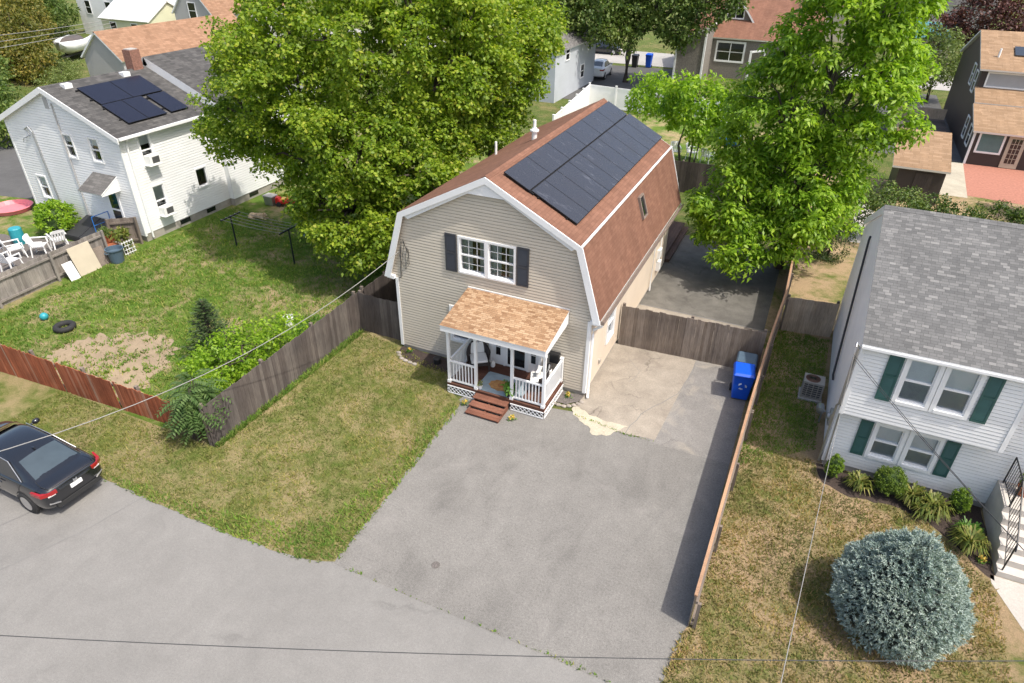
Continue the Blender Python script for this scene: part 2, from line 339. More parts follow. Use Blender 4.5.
class MB:
    def __init__(s): s.v = []; s.f = []; s.m = []; s.uv = {}
    def face(s, pts, m=0, uv=None):
        i = len(s.v); s.v += [Vector(p) for p in pts]; s.f.append(tuple(range(i, i + len(pts)))); s.m.append(m)
        if uv: s.uv[len(s.f) - 1] = uv
    def hexa(s, p, m=0):
        i = len(s.v); s.v += [Vector(q) for q in p]
        for f in ((0, 3, 2, 1), (4, 5, 6, 7), (0, 1, 5, 4), (1, 2, 6, 5), (2, 3, 7, 6), (3, 0, 4, 7)):
            s.f.append(tuple(i + k for k in f)); s.m.append(m)
    def box(s, x0, x1, y0, y1, z0, z1, m=0):
        s.hexa([(x0, y0, z0), (x1, y0, z0), (x1, y1, z0), (x0, y1, z0), (x0, y0, z1), (x1, y0, z1), (x1, y1, z1), (x0, y1, z1)], m)
    def fbox(s, fr, u0, u1, z0, z1, d0, d1, m=0):
        s.hexa([fr(u0, z0, d0), fr(u1, z0, d0), fr(u1, z0, d1), fr(u0, z0, d1), fr(u0, z1, d0), fr(u1, z1, d0), fr(u1, z1, d1), fr(u0, z1, d1)], m)
    def bar(s, a, b, w, h, m=0, upv=(0, 0, 1)):
        a = Vector(a); b = Vector(b); t = (b - a).normalized(); upv = Vector(upv)
        if abs(t.dot(upv)) > .98: upv = Vector((0, 1, 0))
        sd_ = t.cross(upv).normalized() * w / 2; u = sd_.cross(t).normalized() * h / 2
        s.hexa([a - sd_ - u, a + sd_ - u, a + sd_ + u, a - sd_ + u, b - sd_ - u, b + sd_ - u, b + sd_ + u, b - sd_ + u], m)
    def prism(s, poly, vec, m=0):
        vec = Vector(vec); poly = [Vector(p) for p in poly]; n = len(poly); i = len(s.v)
        s.v += poly + [p + vec for p in poly]
        s.f.append(tuple(range(i + n - 1, i - 1, -1))); s.f.append(tuple(range(i + n, i + 2 * n))); s.m += [m, m]
        for k in range(n):
            s.f.append((i + k, i + (k + 1) % n, i + n + (k + 1) % n, i + n + k)); s.m.append(m)
    def slab(s, a, b, c, d, t, m=0, me=None, uvo=(0, 0)):
        """roof slab: top quad a,b (eave) c,d (ridge), thickness t below, uv in metres"""
        a, b, c, d = map(Vector, (a, b, c, d)); n = (b - a).cross(d - a).normalized()
        if n.z < 0: n = -n
        L = (b - a).length; H = (d - a).length; o = -n * t; ua = (b - a).normalized()
        u = lambda p: ((p - a).dot(ua) + uvo[0], (p - a - ua * (p - a).dot(ua)).length + uvo[1])
        s.face([a, b, c, d], m, [u(a), u(b), u(c), u(d)])
        k = m if me is None else me; q = [a, b, c, d]
        s.face([p + o for p in reversed(q)], k)
        for j in range(4):
            p, r = q[j], q[(j + 1) % 4]; s.face([p, p + o, r + o, r], k)
    def tube(s, pts, r, n=8, m=0, r1=None):
        pts = [Vector(p) for p in pts]; N = len(pts); rings = []
        ref = Vector((0, 0, 1))
        for i, p in enumerate(pts):
            t = (pts[min(i + 1, N - 1)] - pts[max(i - 1, 0)]).normalized()
            a = t.cross(ref)
            if a.length < .05: a = t.cross(Vector((1, 0, 0)))
            a.normalize(); b = a.cross(t); rad = r if r1 is None else r + (r1 - r) * i / (N - 1)
            j = len(s.v); s.v += [p + (a * math.cos(2 * math.pi * k / n) + b * math.sin(2 * math.pi * k / n)) * rad for k in range(n)]; rings.append(j)
        for i in range(N - 1):
            for k in range(n):
                s.f.append((rings[i] + k, rings[i] + (k + 1) % n, rings[i + 1] + (k + 1) % n, rings[i + 1] + k)); s.m.append(m)
        s.f.append(tuple(rings[0] + k for k in range(n - 1, -1, -1))); s.f.append(tuple(rings[-1] + k for k in range(n))); s.m += [m, m]
    def lathe(s, c, prof, n=16, m=0, axis='z', sc=(1, 1)):
        c = Vector(c); rings = []
        for r, z in prof:
            j = len(s.v)
            for k in range(n):
                x, y = r * math.cos(2 * math.pi * k / n) * sc[0], r * math.sin(2 * math.pi * k / n) * sc[1]
                s.v.append(c + (Vector((x, y, z)) if axis == 'z' else Vector((x, z, y)) if axis == 'y' else Vector((z, x, y))))
            rings.append(j)
        for i in range(len(prof) - 1):
            for k in range(n):
                s.f.append((rings[i] + k, rings[i] + (k + 1) % n, rings[i + 1] + (k + 1) % n, rings[i + 1] + k)); s.m.append(m)
        s.f.append(tuple(rings[0] + k for k in range(n - 1, -1, -1))); s.f.append(tuple(rings[-1] + k for k in range(n))); s.m += [m, m]
    def ball(s, c, r, n=14, m=0, jit=0):
        k = n // 2; prof = [(max(.001, math.sin(math.pi * i / k)), -math.cos(math.pi * i / k)) for i in range(k + 1)]
        j = len(s.v); rv = Vector(r) if hasattr(r, '__len__') else Vector((r, r, r))
        s.lathe((0, 0, 0), prof, n, m)
        for i in range(j, len(s.v)):
            p = s.v[i]; q = 1 + (random.uniform(-jit, jit) if jit else 0); s.v[i] = Vector(c) + Vector((p.x * rv.x, p.y * rv.y, p.z * rv.z)) * q
    def build(s, name, mats, parent=None, smooth=False, bevel=0, sub=0, local=False):
        o = ORG[parent.name] if (parent and not local) else Vector((0, 0, 0))
        me = bpy.data.meshes.new(name); me.from_pydata([tuple(p - o) for p in s.v], [], s.f)
        me.polygons.foreach_set('material_index', s.m)
        if s.uv:
            l = me.uv_layers.new(name='uv')
            for pi, uvs in s.uv.items():
                for li, q in zip(me.polygons[pi].loop_indices, uvs): l.data[li].uv = q
        ob = link_mesh(name, me, mats, parent, smooth, bevel, sub)
        return ob
def np_mesh(name, V, nper, mats, parent=None, smooth=False):
    V = np.asarray(V, np.float32).reshape(-1, 3); nf = len(V) // nper
    o = ORG[parent.name] if parent else Vector((0, 0, 0)); V = V - np.array(o, np.float32)
    me = bpy.data.meshes.new(name); me.vertices.add(len(V)); me.vertices.foreach_set('co', V.ravel())
    me.loops.add(len(V)); me.loops.foreach_set('vertex_index', np.arange(len(V), dtype=np.int32))
    me.polygons.add(nf); me.polygons.foreach_set('loop_start', np.arange(0, len(V), nper, dtype=np.int32)); me.polygons.foreach_set('loop_total', np.full(nf, nper, np.int32))
    me.update(calc_edges=True); return link_mesh(name, me, mats, parent, smooth)
def structure(o): o['kind'] = 'structure'; return o
def sheet(name, pts, z, mat):
    mb = MB(); mb.face([(x, y, z) for x, y in pts]); o = mb.build(name, mat); return structure(o)
def ragged(pts, amp=.06, step=.25, edges=None):
    """subdivide a ground outline and wobble it so edges are not ruler straight"""
    out = []; n = len(pts)
    for i in range(n):
        a = Vector((*pts[i], 0)); b = Vector((*pts[(i + 1) % n], 0)); L = (b - a).length
        if edges is not None and i not in edges: out.append((a.x, a.y)); continue
        k = max(1, int(L / step)); nn = Vector((-(b - a).y, (b - a).x, 0)).normalized()
        for j in range(k):
            p = a.lerp(b, j / k) + (nn * random.uniform(-amp, amp) if j else Vector((0, 0, 0))); out.append((p.x, p.y))
    return out

# ------------------------------------------------------------------ walls, windows
def span(poly, z):
    xs = []
    for (a, b), (c, d) in zip(poly, poly[1:] + poly[:1]):
        if (b <= z < d) or (d <= z < b): xs.append(a + (c - a) * (z - b) / (d - b))
    return (min(xs), max(xs)) if len(xs) > 1 else None
def siding(mb, fr, poly, course=.115, lip=.016, holes=(), m=0, groove=.14):
    zs = [q[1] for q in poly]; lo, hi = min(zs), max(zs); z = lo
    while z < hi - 1e-4:
        zt = min(z + course, hi); zg = zt - course * groove; cuts = sorted({z, zt} | ({zg} if zg > z + 1e-3 else set()) | {h for q in holes for h in q[2:4] if z < h < zt} | {q for q in zs if z + 1e-3 < q < zt - 1e-3})
        for p, q in zip(cuts, cuts[1:]):
            gr = p >= zg - 1e-4
            dp, dq = (-.9 * lip, -.9 * lip) if gr else (lip * (1 - .5 * (p - z) / course), lip * (1 - .5 * (q - z) / course))
            sa = span(poly, p + 1e-4); sb = span(poly, q - 1e-4)
            if not sa or not sb: continue
            segs = [(0., 1.)]; L = []
            hs = sorted([h for h in holes if h[2] < (p + q) / 2 < h[3]]); cur = None
            pieces = []; left = (sa[0], sb[0])
            for h in hs:
                pieces.append((left, (h[0], h[0]))); left = (h[1], h[1])
            pieces.append((left, (sa[1], sb[1])))
            for (l0, l1), (r0, r1) in pieces:
                if r0 - l0 < 1e-4 and r1 - l1 < 1e-4: continue
                mb.face([fr(l0, p, dp), fr(r0, p, dp), fr(r1, q, dq), fr(l1, q, dq)], m)
                if p == z: mb.face([fr(l0, p, -.9 * lip), fr(r0, p, -.9 * lip), fr(r0, p, dp), fr(l0, p, dp)], m)
                if gr: mb.face([fr(l0, p, lip * .5), fr(r0, p, lip * .5), fr(r0, p, dp), fr(l0, p, dp)], m)
        z = zt
def window(parent, fr, u0, u1, z0, z1, trim=.09, grid=None, fill=None, frame='white', screen=False, single=False, depth=.5, sidetrim=None):
    """double-hung window in a real opening: casing and sashes, panes, room, curtains or blind. Returns the hole."""
    a = MB(); t = trim
    a.fbox(fr, u0 - t, u0, z0 - t, z1 + t, -.02, .045); a.fbox(fr, u1, u1 + t, z0 - t, z1 + t, -.02, .045)
    a.fbox(fr, u0, u1, z1, z1 + t, -.02, .045); a.fbox(fr, u0, u1, z0 - t, z0, -.02, .06)
    for q in ((u0, u0 + .035), (u1 - .035, u1)): a.fbox(fr, *q, z0, z1, -.12, .01)
    a.fbox(fr, u0 + .035, u1 - .035, z1 - .04, z1, -.12, .01); a.fbox(fr, u0 + .035, u1 - .035, z0, z0 + .05, -.12, .01)
    zm = (z0 + z1) / 2
    if not single: a.fbox(fr, u0 + .035, u1 - .035, zm - .025, zm + .025, -.10, .004)
    if grid:
        nc, nr = grid
        for i in range(1, nc):
            x = u0 + (u1 - u0) * i / nc; a.fbox(fr, x - .009, x + .009, z0 + .05, z1 - .04, -.046, -.03)
        for k in range(1, nr * 2):
            if k == nr: continue
            z = z0 + (z1 - z0) * k / (2 * nr); a.fbox(fr, u0 + .035, u1 - .035, z - .009, z + .009, -.044, -.032)
    # dark room behind
    D = -depth
    for q in ([(u0, z0, D), (u1, z0, D), (u1, z1, D), (u0, z1, D)], [(u0, z0, -.12), (u1, z0, -.12), (u1, z0, D), (u0, z0, D)], [(u0, z1, D), (u1, z1, D), (u1, z1, -.12), (u0, z1, -.12)],
              [(u0, z0, D), (u0, z1, D), (u0, z1, -.12), (u0, z0, -.12)], [(u1, z0, -.12), (u1, z1, -.12), (u1, z1, D), (u1, z0, D)]):
        a.face([fr(*p) for p in q], 1)
    wo = a.build('window', [frame, 'room'], parent)
    p = MB(); p.face([fr(u0 + .03, zm if not single else z0, -.05), fr(u1 - .03, zm if not single else z0, -.05), fr(u1 - .03, z1 - .03, -.05), fr(u0 + .03, z1 - .03, -.05)])
    if not single: p.face([fr(u0 + .03, z0 + .03, -.07), fr(u1 - .03, z0 + .03, -.07), fr(u1 - .03, zm, -.07), fr(u0 + .03, zm, -.07)])
    p.build('pane', 'glass', wo)
    if screen:
        p = MB(); p.fbox(fr, u0 + .03, u1 - .03, z0 + .03, zm - .02, -.088, -.083); p.build('screen', 'screen', wo)
    if fill == 'curtain':
        p = MB()
        for s, (c0, c1) in enumerate(((u0 + .02, u0 + (u1 - u0) * .42), (u1 - (u1 - u0) * .28, u1 - .02))):
            n = 12
            for i in range(n):
                x0 = c0 + (c1 - c0) * i / n; x1 = c0 + (c1 - c0) * (i + 1) / n; d0 = -.17 - .03 * (i % 2); d1 = -.17 - .03 * ((i + 1) % 2)
                p.face([fr(x0, z0, d0), fr(x1, z0, d1), fr(x1, z1, d1), fr(x0, z1, d0)])
        p.build('curtain', 'curtain', wo)
    elif isinstance(fill, (int, float)):
        p = MB(); zb = z1 - (z1 - z0) * fill; p.fbox(fr, u0 + .04, u1 - .04, zb, z1 - .02, -.085, -.08); p.fbox(fr, u0 + .04, u1 - .04, zb - .03, zb, -.088, -.076); p.build('blind', 'blind', wo)
    return (u0 - .01, u1 + .01, z0 - .01, z1 + .01)
def flat_window(parent, fr, u0, u1, z0, z1, trim=.1, frame='white', glass='darkglass', mull=1, single=False):
    a = MB(); t = trim
    a.fbox(fr, u0 - t, u0, z0 - t, z1 + t, -.05, .05); a.fbox(fr, u1, u1 + t, z0 - t, z1 + t, -.05, .05); a.fbox(fr, u0, u1, z1, z1 + t, -.05, .05); a.fbox(fr, u0, u1, z0 - t, z0, -.05, .06)
    if not single: a.fbox(fr, u0, u1, (z0 + z1) / 2 - .03, (z0 + z1) / 2 + .03, -.05, .035)
    for i in range(1, mull):
        x = u0 + (u1 - u0) * i / mull; a.fbox(fr, x - .04, x + .04, z0, z1, -.05, .036)
    w_ = a.build('window', frame, parent); p = MB(); p.fbox(fr, u0, u1, z0, z1, -.04, .015); p.build('pane', glass, w_); return w_
def shutter(parent, fr, u0, u1, z0, z1, mat):
    a = MB(); a.fbox(fr, u0, u1, z0, z1, .018, .04)
    zm = (z0 + z1) / 2
    for x in (u0, u1 - .05): a.fbox(fr, x, x + .05, z0, z1, .04, .056)
    for z in (z0, zm - .03, z1 - .06): a.fbox(fr, u0 + .05, u1 - .05, z, z + .06, .04, .056)
    z = z0 + .09
    while z < z1 - .08:
        if abs(z - zm) > .05: a.hexa([fr(u0 + .05, z, .04), fr(u1 - .05, z, .04), fr(u1 - .05, z, .052), fr(u0 + .05, z, .052), fr(u0 + .05, z + .03, .04), fr(u1 - .05, z + .03, .04), fr(u1 - .05, z + .03, .042), fr(u0 + .05, z + .03, .042)])
        z += .045
    return a.build('shutter', mat, parent)

# ------------------------------------------------------------------ foliage
def unit(a): return a / np.maximum(1e-9, np.linalg.norm(a, axis=-1, keepdims=True))
def leaves(C, Rr, N, size, asp=.6, droop=.3, upb=.5, seed=1, shell=(.55, 1.05), flat=1.0, spread=.7, updir=.35):
    """C (k,3) clump centres, Rr (k,) radii, N leaves per clump -> quads (rhombic leaves) as vertex array"""
    g = np.random.default_rng(seed); C = np.asarray(C, float); k = len(C)
    idx = np.repeat(np.arange(k), N); n = len(idx)
    d = unit(g.normal(size=(n, 3)) + np.array([0, 0, updir])); rad = np.asarray(Rr)[idx] * g.uniform(shell[0], shell[1], n)
    P = C[idx] + d * rad[:, None] * np.array([1, 1, flat])
    nr = unit(d * .5 + np.array([0, 0, upb]) + g.normal(size=(n, 3)) * spread)
    ax = unit(np.cross(nr, g.normal(size=(n, 3)))) ; ax = unit(ax + d * .35 + np.array([0, 0, -droop]))
    sd_ = unit(np.cross(nr, ax)); s = size * g.uniform(.65, 1.3, n)[:, None]
    bend = np.array([0, 0, -1.]) * s * .12
    a = P; b = P + ax * s * .45 + sd_ * s * asp * .5; c = P + ax * s + bend; e = P + ax * s * .45 - sd_ * s * asp * .5
    return np.stack([a, b, c, e], 1).reshape(-1, 3)
def clumps_on(lobes, per_area=1.1, cr=(.5, .9), seed=1, inner=.25, zmin=None):
    g = np.random.default_rng(seed); C = []; Q = []
    L = [(np.array(l[:3], float), np.array(l[3] if hasattr(l[3], '__len__') else (l[3],) * 3, float)) for l in lobes]
    for i, (c, r) in enumerate(L):
        a = 4 * math.pi * float(np.mean(r)) ** 2; n = int(a * per_area)
        d = unit(g.normal(size=(n, 3))); rad = g.uniform(.72, 1.04, n); m = g.random(n) < inner; rad[m] = g.uniform(.3, .72, m.sum())
        p = c + d * r * rad[:, None]; keep = np.ones(n, bool)
        for j, (c2, r2) in enumerate(L):
            if j != i: keep &= (np.linalg.norm((p - c2) / r2, axis=1) > .70)
        if zmin is not None: keep &= p[:, 2] > zmin
        C.append(p[keep]); Q.append(g.uniform(cr[0], cr[1], keep.sum()))
    return np.concatenate(C), np.concatenate(Q)
def tree(name, label, cat, base, lobes, mat, size=.2, n=55, per=1.1, cr=(.5, .95), tr=.25, group=None, bark='bark', asp=.6, droop=.3, seed=1, inner=.25, stems=1, upb=.5, spread=.7, zmin=None, flat=.8, updir=.35, knobs=0):
    t = thing(name, label, cat, base, group); main = lobes
    if knobs:
        gk = random.Random(seed + 99); lobes = list(lobes)
        for l in main:
            rr_ = float(np.mean(l[3]))
            for k in range(knobs):
                u = Vector((gk.uniform(-1, 1), gk.uniform(-1, 1), gk.uniform(-.9, .7))).normalized() * rr_ * gk.uniform(.95, 1.15); lobes.append((l[0] + u.x, l[1] + u.y, l[2] + u.z, rr_ * gk.uniform(.18, .32)))
    C, Q = clumps_on(lobes, per, cr, seed, inner, zmin)
    np_mesh('crown', leaves(C, Q, n, size, asp, droop, upb, seed, flat=flat, spread=spread, updir=updir), 4, mat, t)
    lobes = main; b = MB(); bx = Vector(base); cen = Vector(np.mean([l[:3] for l in lobes], axis=0)); g = random.Random(seed)
    low = min(l[2] for l in lobes)
    for s in range(stems):
        o = Vector((g.uniform(-.4, .4), g.uniform(-.4, .4), 0)) * (stems > 1)
        fork = bx + o + Vector((0, 0, max(.6, (low - bx.z) * .75))) + (cen - bx) * .12; fork.z = max(bx.z + .5, min(fork.z, cen.z))
        b.tube([bx + o + Vector((0, 0, -.1)), bx + o * 1.1 + (fork - bx) * .5 + Vector((g.uniform(-.1, .1), g.uniform(-.1, .1), 0)), fork], tr, 9, 0, tr * .72)
        for i, l in enumerate(lobes):
            if stems > 1 and i % stems != s: continue
            e = Vector(l[:3]); mid = fork.lerp(e, .5) + Vector((0, 0, .35)); b.tube([fork, mid, e], tr * .55, 7, 0, tr * .22)
            for q in range(4):
                rr_ = float(np.mean(l[3])); tip = e + Vector((g.uniform(-1, 1), g.uniform(-1, 1), g.uniform(-.3, .9))).normalized() * rr_ * .85
                b.tube([mid.lerp(e, .6), (e + tip) / 2 + Vector((0, 0, .15)), tip], tr * .22, 5, 0, tr * .06)
    b.build('trunk', bark, t, smooth=True); return t
def shrub(name, label, cat, c, r, mat, size=.05, n=900, group=None, core='darkleafcore', seed=3, asp=.6, loose=.12, body=True):
    """clipped or loose bush: leaves over an uneven body, stems inside"""
    t = thing(name, label, cat, (c[0], c[1], 0), group); g = np.random.default_rng(seed)
    rv = np.array(r if hasattr(r, '__len__') else (r, r, r), float); k = max(12, n // 30)
    d = unit(g.normal(size=(k, 3))); d[:, 2] = np.abs(d[:, 2]) * 1.1 - .35 * (g.random(k) < .5); P = np.array(c) + d * rv * g.uniform(.80, .97, k)[:, None]
    P[:, 2] = np.maximum(P[:, 2], .03)
    np_mesh('foliage', leaves(P, np.full(k, float(rv.mean()) * loose), 30, size, asp, .1, .5, seed, (.3, 1.1)), 4, mat, t)
    if body:
        q = MB(); q.ball(c, rv * .80, 14, 0, .05); q.build('filler_core', 'bush_core', t)
    b = MB()
    for i in range(7):
        a = g.uniform(0, 6.28); b.tube([(c[0], c[1], -.02), (c[0] + .3 * rv[0] * math.cos(a), c[1] + .3 * rv[1] * math.sin(a), c[2] * .7), (c[0] + .75 * rv[0] * math.cos(a), c[1] + .75 * rv[1] * math.sin(a), c[2] + .5 * rv[2] * g.uniform(-.2, 1))], .02, 5, 0, .008)
    b.build('stem', 'bark', t); return t
def lily(label, x, y, r, h, n=90, mat='lily', seed=1, group='strappy lilies in the mulch bed', name='day_lily', cat='plant', base=0.02):
    t = thing(name, label, cat, (x, y, base), group); g = random.Random(seed); V = []
    for i in range(n):
        a = g.uniform(0, 6.283); L = r * g.uniform(.6, 1.1); H = h * g.uniform(.6, 1.1); wd = .022 * g.uniform(.7, 1.3); u = Vector((math.cos(a), math.sin(a), 0)); sdv = Vector((-u.y, u.x, 0)) * wd
        o = Vector((x, y, base)) + Vector((g.uniform(-.1, .1), g.uniform(-.1, .1), 0)); pts = [o + u * L * f + Vector((0, 0, H * z)) for f, z in ((0, 0), (.3, .75), (.65, 1.), (1., .55))]
        ws = (1, 1.1, .8, .1)
        for k in range(3):
            V += [pts[k] - sdv * ws[k], pts[k] + sdv * ws[k], pts[k + 1] + sdv * ws[k + 1], pts[k + 1] - sdv * ws[k + 1]]
    np_mesh('foliage', [tuple(v) for v in V], 4, mat, t); return t
def fence(name, label, pts, h, mat, pw=.14, gap=.012, posts=2.4, side=1, group=None, jit=.03, h1=None, lean=0., rail='fence_brown', topcap=False, miss=(), pd=.04, pt=.1):
    """board fence along a polyline: boards, rails and posts; side = +1 rails to the left of travel"""
    t = thing(name, label, 'fence', (*pts[0], 0), group); b = MB(); g = random.Random(len(label)); posts_at = []; rails = []
    tot = sum((Vector(q) - Vector(p)).length for p, q in zip(pts, pts[1:])); run = 0; ci = 0
    H = lambda s: h + ((h1 - h) * s / tot if h1 else 0)
    for p, q in zip(pts, pts[1:]):
        p = Vector((*p, 0)); q = Vector((*q, 0)); L = (q - p).length; u = (q - p).normalized(); n = Vector((-u.y, u.x, 0)) * side; k = max(1, int(L / pw)); w_ = L / k
        for i in range(k):
            ci += 1
            if ci in miss: continue
            s0 = i * w_ + .001; s1 = (i + 1) * w_ - .001; hh = H(run + s0) + g.uniform(-jit, jit); dj = g.uniform(-.008, .008); ln = n * (-lean * hh); tl = u * g.uniform(-.003, .003)
            P = lambda s, d, z, o=Vector((0, 0, 0)): p + u * s + n * (d + dj) + Vector((0, 0, z)) + o
            b.hexa([P(s0, -.02, -.02), P(s1, -.02, -.02), P(s1, 0, -.02), P(s0, 0, -.02), P(s0, -.02, hh, ln + tl), P(s1, -.02, hh, ln + tl), P(s1, 0, hh, ln + tl), P(s0, 0, hh, ln + tl)])
        rails.append((p, q, n, L, u, run)); run += L
    b.build('boards', mat, t)
    for p, q, n, L, u, rn in rails:
        for f in (.16, .84):
            z = H(rn + L / 2) * f; o = n * (-lean * z); r = MB(); r.bar(p + n * .05 + Vector((0, 0, H(rn) * f)) + o, q + n * .05 + Vector((0, 0, H(rn + L) * f)) + o, .05, .09); r.build('rail', rail, t)
        if topcap:
            r = MB(); r.bar(p + n * .0 + Vector((0, 0, H(rn) + .04)), q + Vector((0, 0, H(rn + L) + .04)), .075, .05); r.build('top_rail', 'rail_orange', t)
        k = max(1, round(L / posts))
        for i in range(k + 1):
            s = .05 + (L - .1) * i / k; c = p + u * s + n * .12; zt = H(rn + s) + pd; o = n * (-lean * zt); r = MB(); r.bar(c + Vector((0, 0, -.05)), c + o + Vector((0, 0, zt)), pt, pt); r.build('post', rail, t)
    return t
def wire(name, label, pts, r, mat, cat='cable', group=None):
    b = MB(); b.tube(pts, r, 6); o = b.build(name, mat); return tag(o, label, cat, group)
def sag(a, b, s, n=24):
    a = Vector(a); b = Vector(b); return [a.lerp(b, i / n) - Vector((0, 0, s * 4 * (i / n) * (1 - i / n))) for i in range(n + 1)]
# ------------------------------------------------------------------ ground
sheet('ground', [(-400, -200), (400, -200), (400, 600), (-400, 600)], -.02, 'ground')
sheet('side_yard_lawn', [(-34, -7.5), (-1.5, -7.5), (-1.5, 26), (-34, 26)], -.008, 'left_lawn')
ROAD = [(-8.1, -9.98), (-5.64, -9.86), (-3.92, -9.74), (-1.68, -9.78), (.85, -9.78), (2.1, -9.73), (2.9, -9.62), (3.45, -9.5), (3.88, -9.33)]
FL = [(-60, -7.35), (-2.0, -7.35), (-2.0, .6), (3.0, .6), (3.0, -1.7), (3.62, -2.1), (3.70, -2.4), (3.80, -6), (3.88, -9.33)] + ROAD[::-1][1:] + [(-60, -10.3)]
sheet('front_lawn', ragged(FL, .05, .22, edges=set(range(5, len(FL) - 1))), .006, 'front_lawn')
RL = [(12.36, 30), (12.40, -7.38), (12.26, -8.2), (12.2, -9.0), (12.1, -9.6), (13.5, -10.2), (60, -10.6), (60, 30)]
sheet('neighbour_lawn', ragged(RL, .06, .22, edges={1, 2, 3, 4, 5}), .006, 'right_lawn')
sheet('street', [(-120, -9.2), (3.95, -9.2), (3.95, -9.35), (11.2, -9.44), (12.4, -9.42), (12.6, -9.8), (80, -10.2), (80, -40), (-120, -40)], -.002, 'street')
sheet('driveway', [(3.45, -2.3), (3.62, -1.6), (7.2, -1.0), (8.3, -1.15), (9.1, -1.36), (10.1, -1.30), (11.2, -1.36), (12.5, -1.3), (12.5, -9.47), (11.2, -9.475), (3.7, -9.385)], .002, 'drive')
sheet('old_driveway', [(9.6, -1.40), (11.2, -1.42), (12.55, -1.36), (12.75, 4.2), (10.2, 4.2)], .0045, 'drive_old')
sheet('concrete_slab', ragged([(7.25, 4.1), (7.25, -.7), (8.3, -1.2), (9.1, -1.36), (10.08, -1.26), (10.2, .9), (10.40, 4.1)], .035, .3, edges={1, 2, 3}), .008, 'slab')
sheet('back_yard_slab', [(7.25, 4.1), (12.8, 4.1), (12.85, 7.15), (7.25, 7.15)], .003, 'slab')
sheet('back_yard_concrete', [(7.25, 7.2), (12.85, 7.2), (12.6, 15.5), (7.25, 15.5)], .003, 'yard')
sheet('cement_patch', ragged([(7.12, -.62), (7.9, -.95), (8.7, -.98), (9.12, -.95), (8.95, -1.25), (8.62, -1.72), (8.2, -1.85), (7.95, -1.5), (7.3, -1.15)], .05, .12), .012, 'cement')
def strip(name, pts, wd, z, mat, jit=.012):
    mb = MB()
    fine = []
    for p, q in zip(pts, pts[1:]):
        p = Vector((*p, z)); q = Vector((*q, z)); k = max(2, int((q - p).length / .3)); fine += [p.lerp(q, i / k) for i in range(k)]
    fine.append(Vector((*pts[-1], z))); fine = [f + Vector((random.uniform(-jit, jit), random.uniform(-jit, jit), 0)) for f in fine]
    for p, q in zip(fine, fine[1:]):
        n = Vector((-(q - p).y, (q - p).x, 0)).normalized() * wd / 2; mb.face([p - n, q - n, q + n, p + n])
    return structure(mb.build(name, mat))
strip('road_seam', [(-2.34, -9.75), (-2.68, -11.17), (-3.48, -13.04), (-4.6, -15.5)], .035, .003, 'tar')
strip('slab_crack', [(10.40, 4.0), (10.34, 2.6), (10.22, 1.5), (9.8, .75), (9.5, .2), (9.25, -.5), (9.1, -1.3)], .022, .012, 'tar', .05)
strip('slab_crack', [(8.1, 2.9), (8.6, 2.2), (8.5, 1.4)], .012, .012, 'tar', .05)
strip('yard_joint', [(7.3, 7.18), (12.8, 7.18)], .05, .008, 'tar')
sheet('bare_soil', ragged([(-11.6, -5.9), (-11.3, -4.6), (-10.3, -3.9), (-8.9, -3.2), (-7.7, -3.7), (-6.9, -5.0), (-6.6, -6.2), (-7.4, -6.9), (-9.4, -6.95), (-11, -6.75)], .26, .16), .004, 'bare_soil')
sheet('left_driveway', [(-40, 1.5), (-27.4, 4.2), (-26.8, 14), (-42, 14)], -.004, 'bgdrive')
sheet('patio', ragged([(-24.2, -5.5), (-16.9, -5.5), (-17.1, 1.2), (-19.2, 1.4), (-22.2, .6), (-24.2, .2)], .08, .4), .002, 'gravel')
sheet('front_bed', ragged([(-.02, -.01), (.1, -.38), (.36, -.66), (1.0, -.8), (1.8, -.84), (2.9, -.9), (2.9, -.01)], .04, .15), .012, 'soil')
sheet('corner_bed', ragged([(6.53, -.02), (6.5, -.72), (6.9, -.74), (7.2, -.46), (7.3, -.02)], .03, .12), .014, 'gravel')
sheet('neighbour_bed', ragged([(14.78, -.2), (14.80, -.5), (14.99, -1.04), (15.75, -1.32), (16.78, -1.16), (17.65, -1.32), (18.21, -1.9), (18.66, -2.48), (19.1, -2.9), (19.1, -.2)], .05, .2), .012, 'soil')
sheet('neighbour_walk', [(19.02, -2.72), (19.02, -3.0), (19.2, -3.45), (19.55, -4.3), (20.2, -6.2), (24, -9.8), (25.6, -9.8), (21.5, -5), (21.0, -2.72)], .012, 'walk')
sheet('side_yard_path', [(15.2, 18.3), (16.2, 18.4), (16.6, 26), (15.7, 26)], .012, 'walk')
sheet('back_neighbour_lawn', [(-3, 22.6), (14, 22.8), (14, 39), (-6, 39)], -.006, 'left_lawn')
sheet('far_street', [(-60, 60), (40, 63.5), (40, 72), (-60, 70)], .0, 'bgstreet')
sheet('far_driveway', [(-13.5, 42), (-5.5, 42), (-1.8, 51), (-2.2, 61), (-13, 60)], .004, 'bgdrive')
sheet('brick_patio', [(21.6, 29), (34, 27.5), (34, 36.3), (22.1, 36.3)], .010, 'paver')
sheet('patio_path', [(19.8, 28.5), (21.6, 28.5), (22.1, 36.3), (20.6, 36.3)], .014, 'cement')
sheet('brown_house_yard', [(16, 36.5), (22.1, 36.5), (22.1, 60), (16, 60)], .0, 'bgdrive')

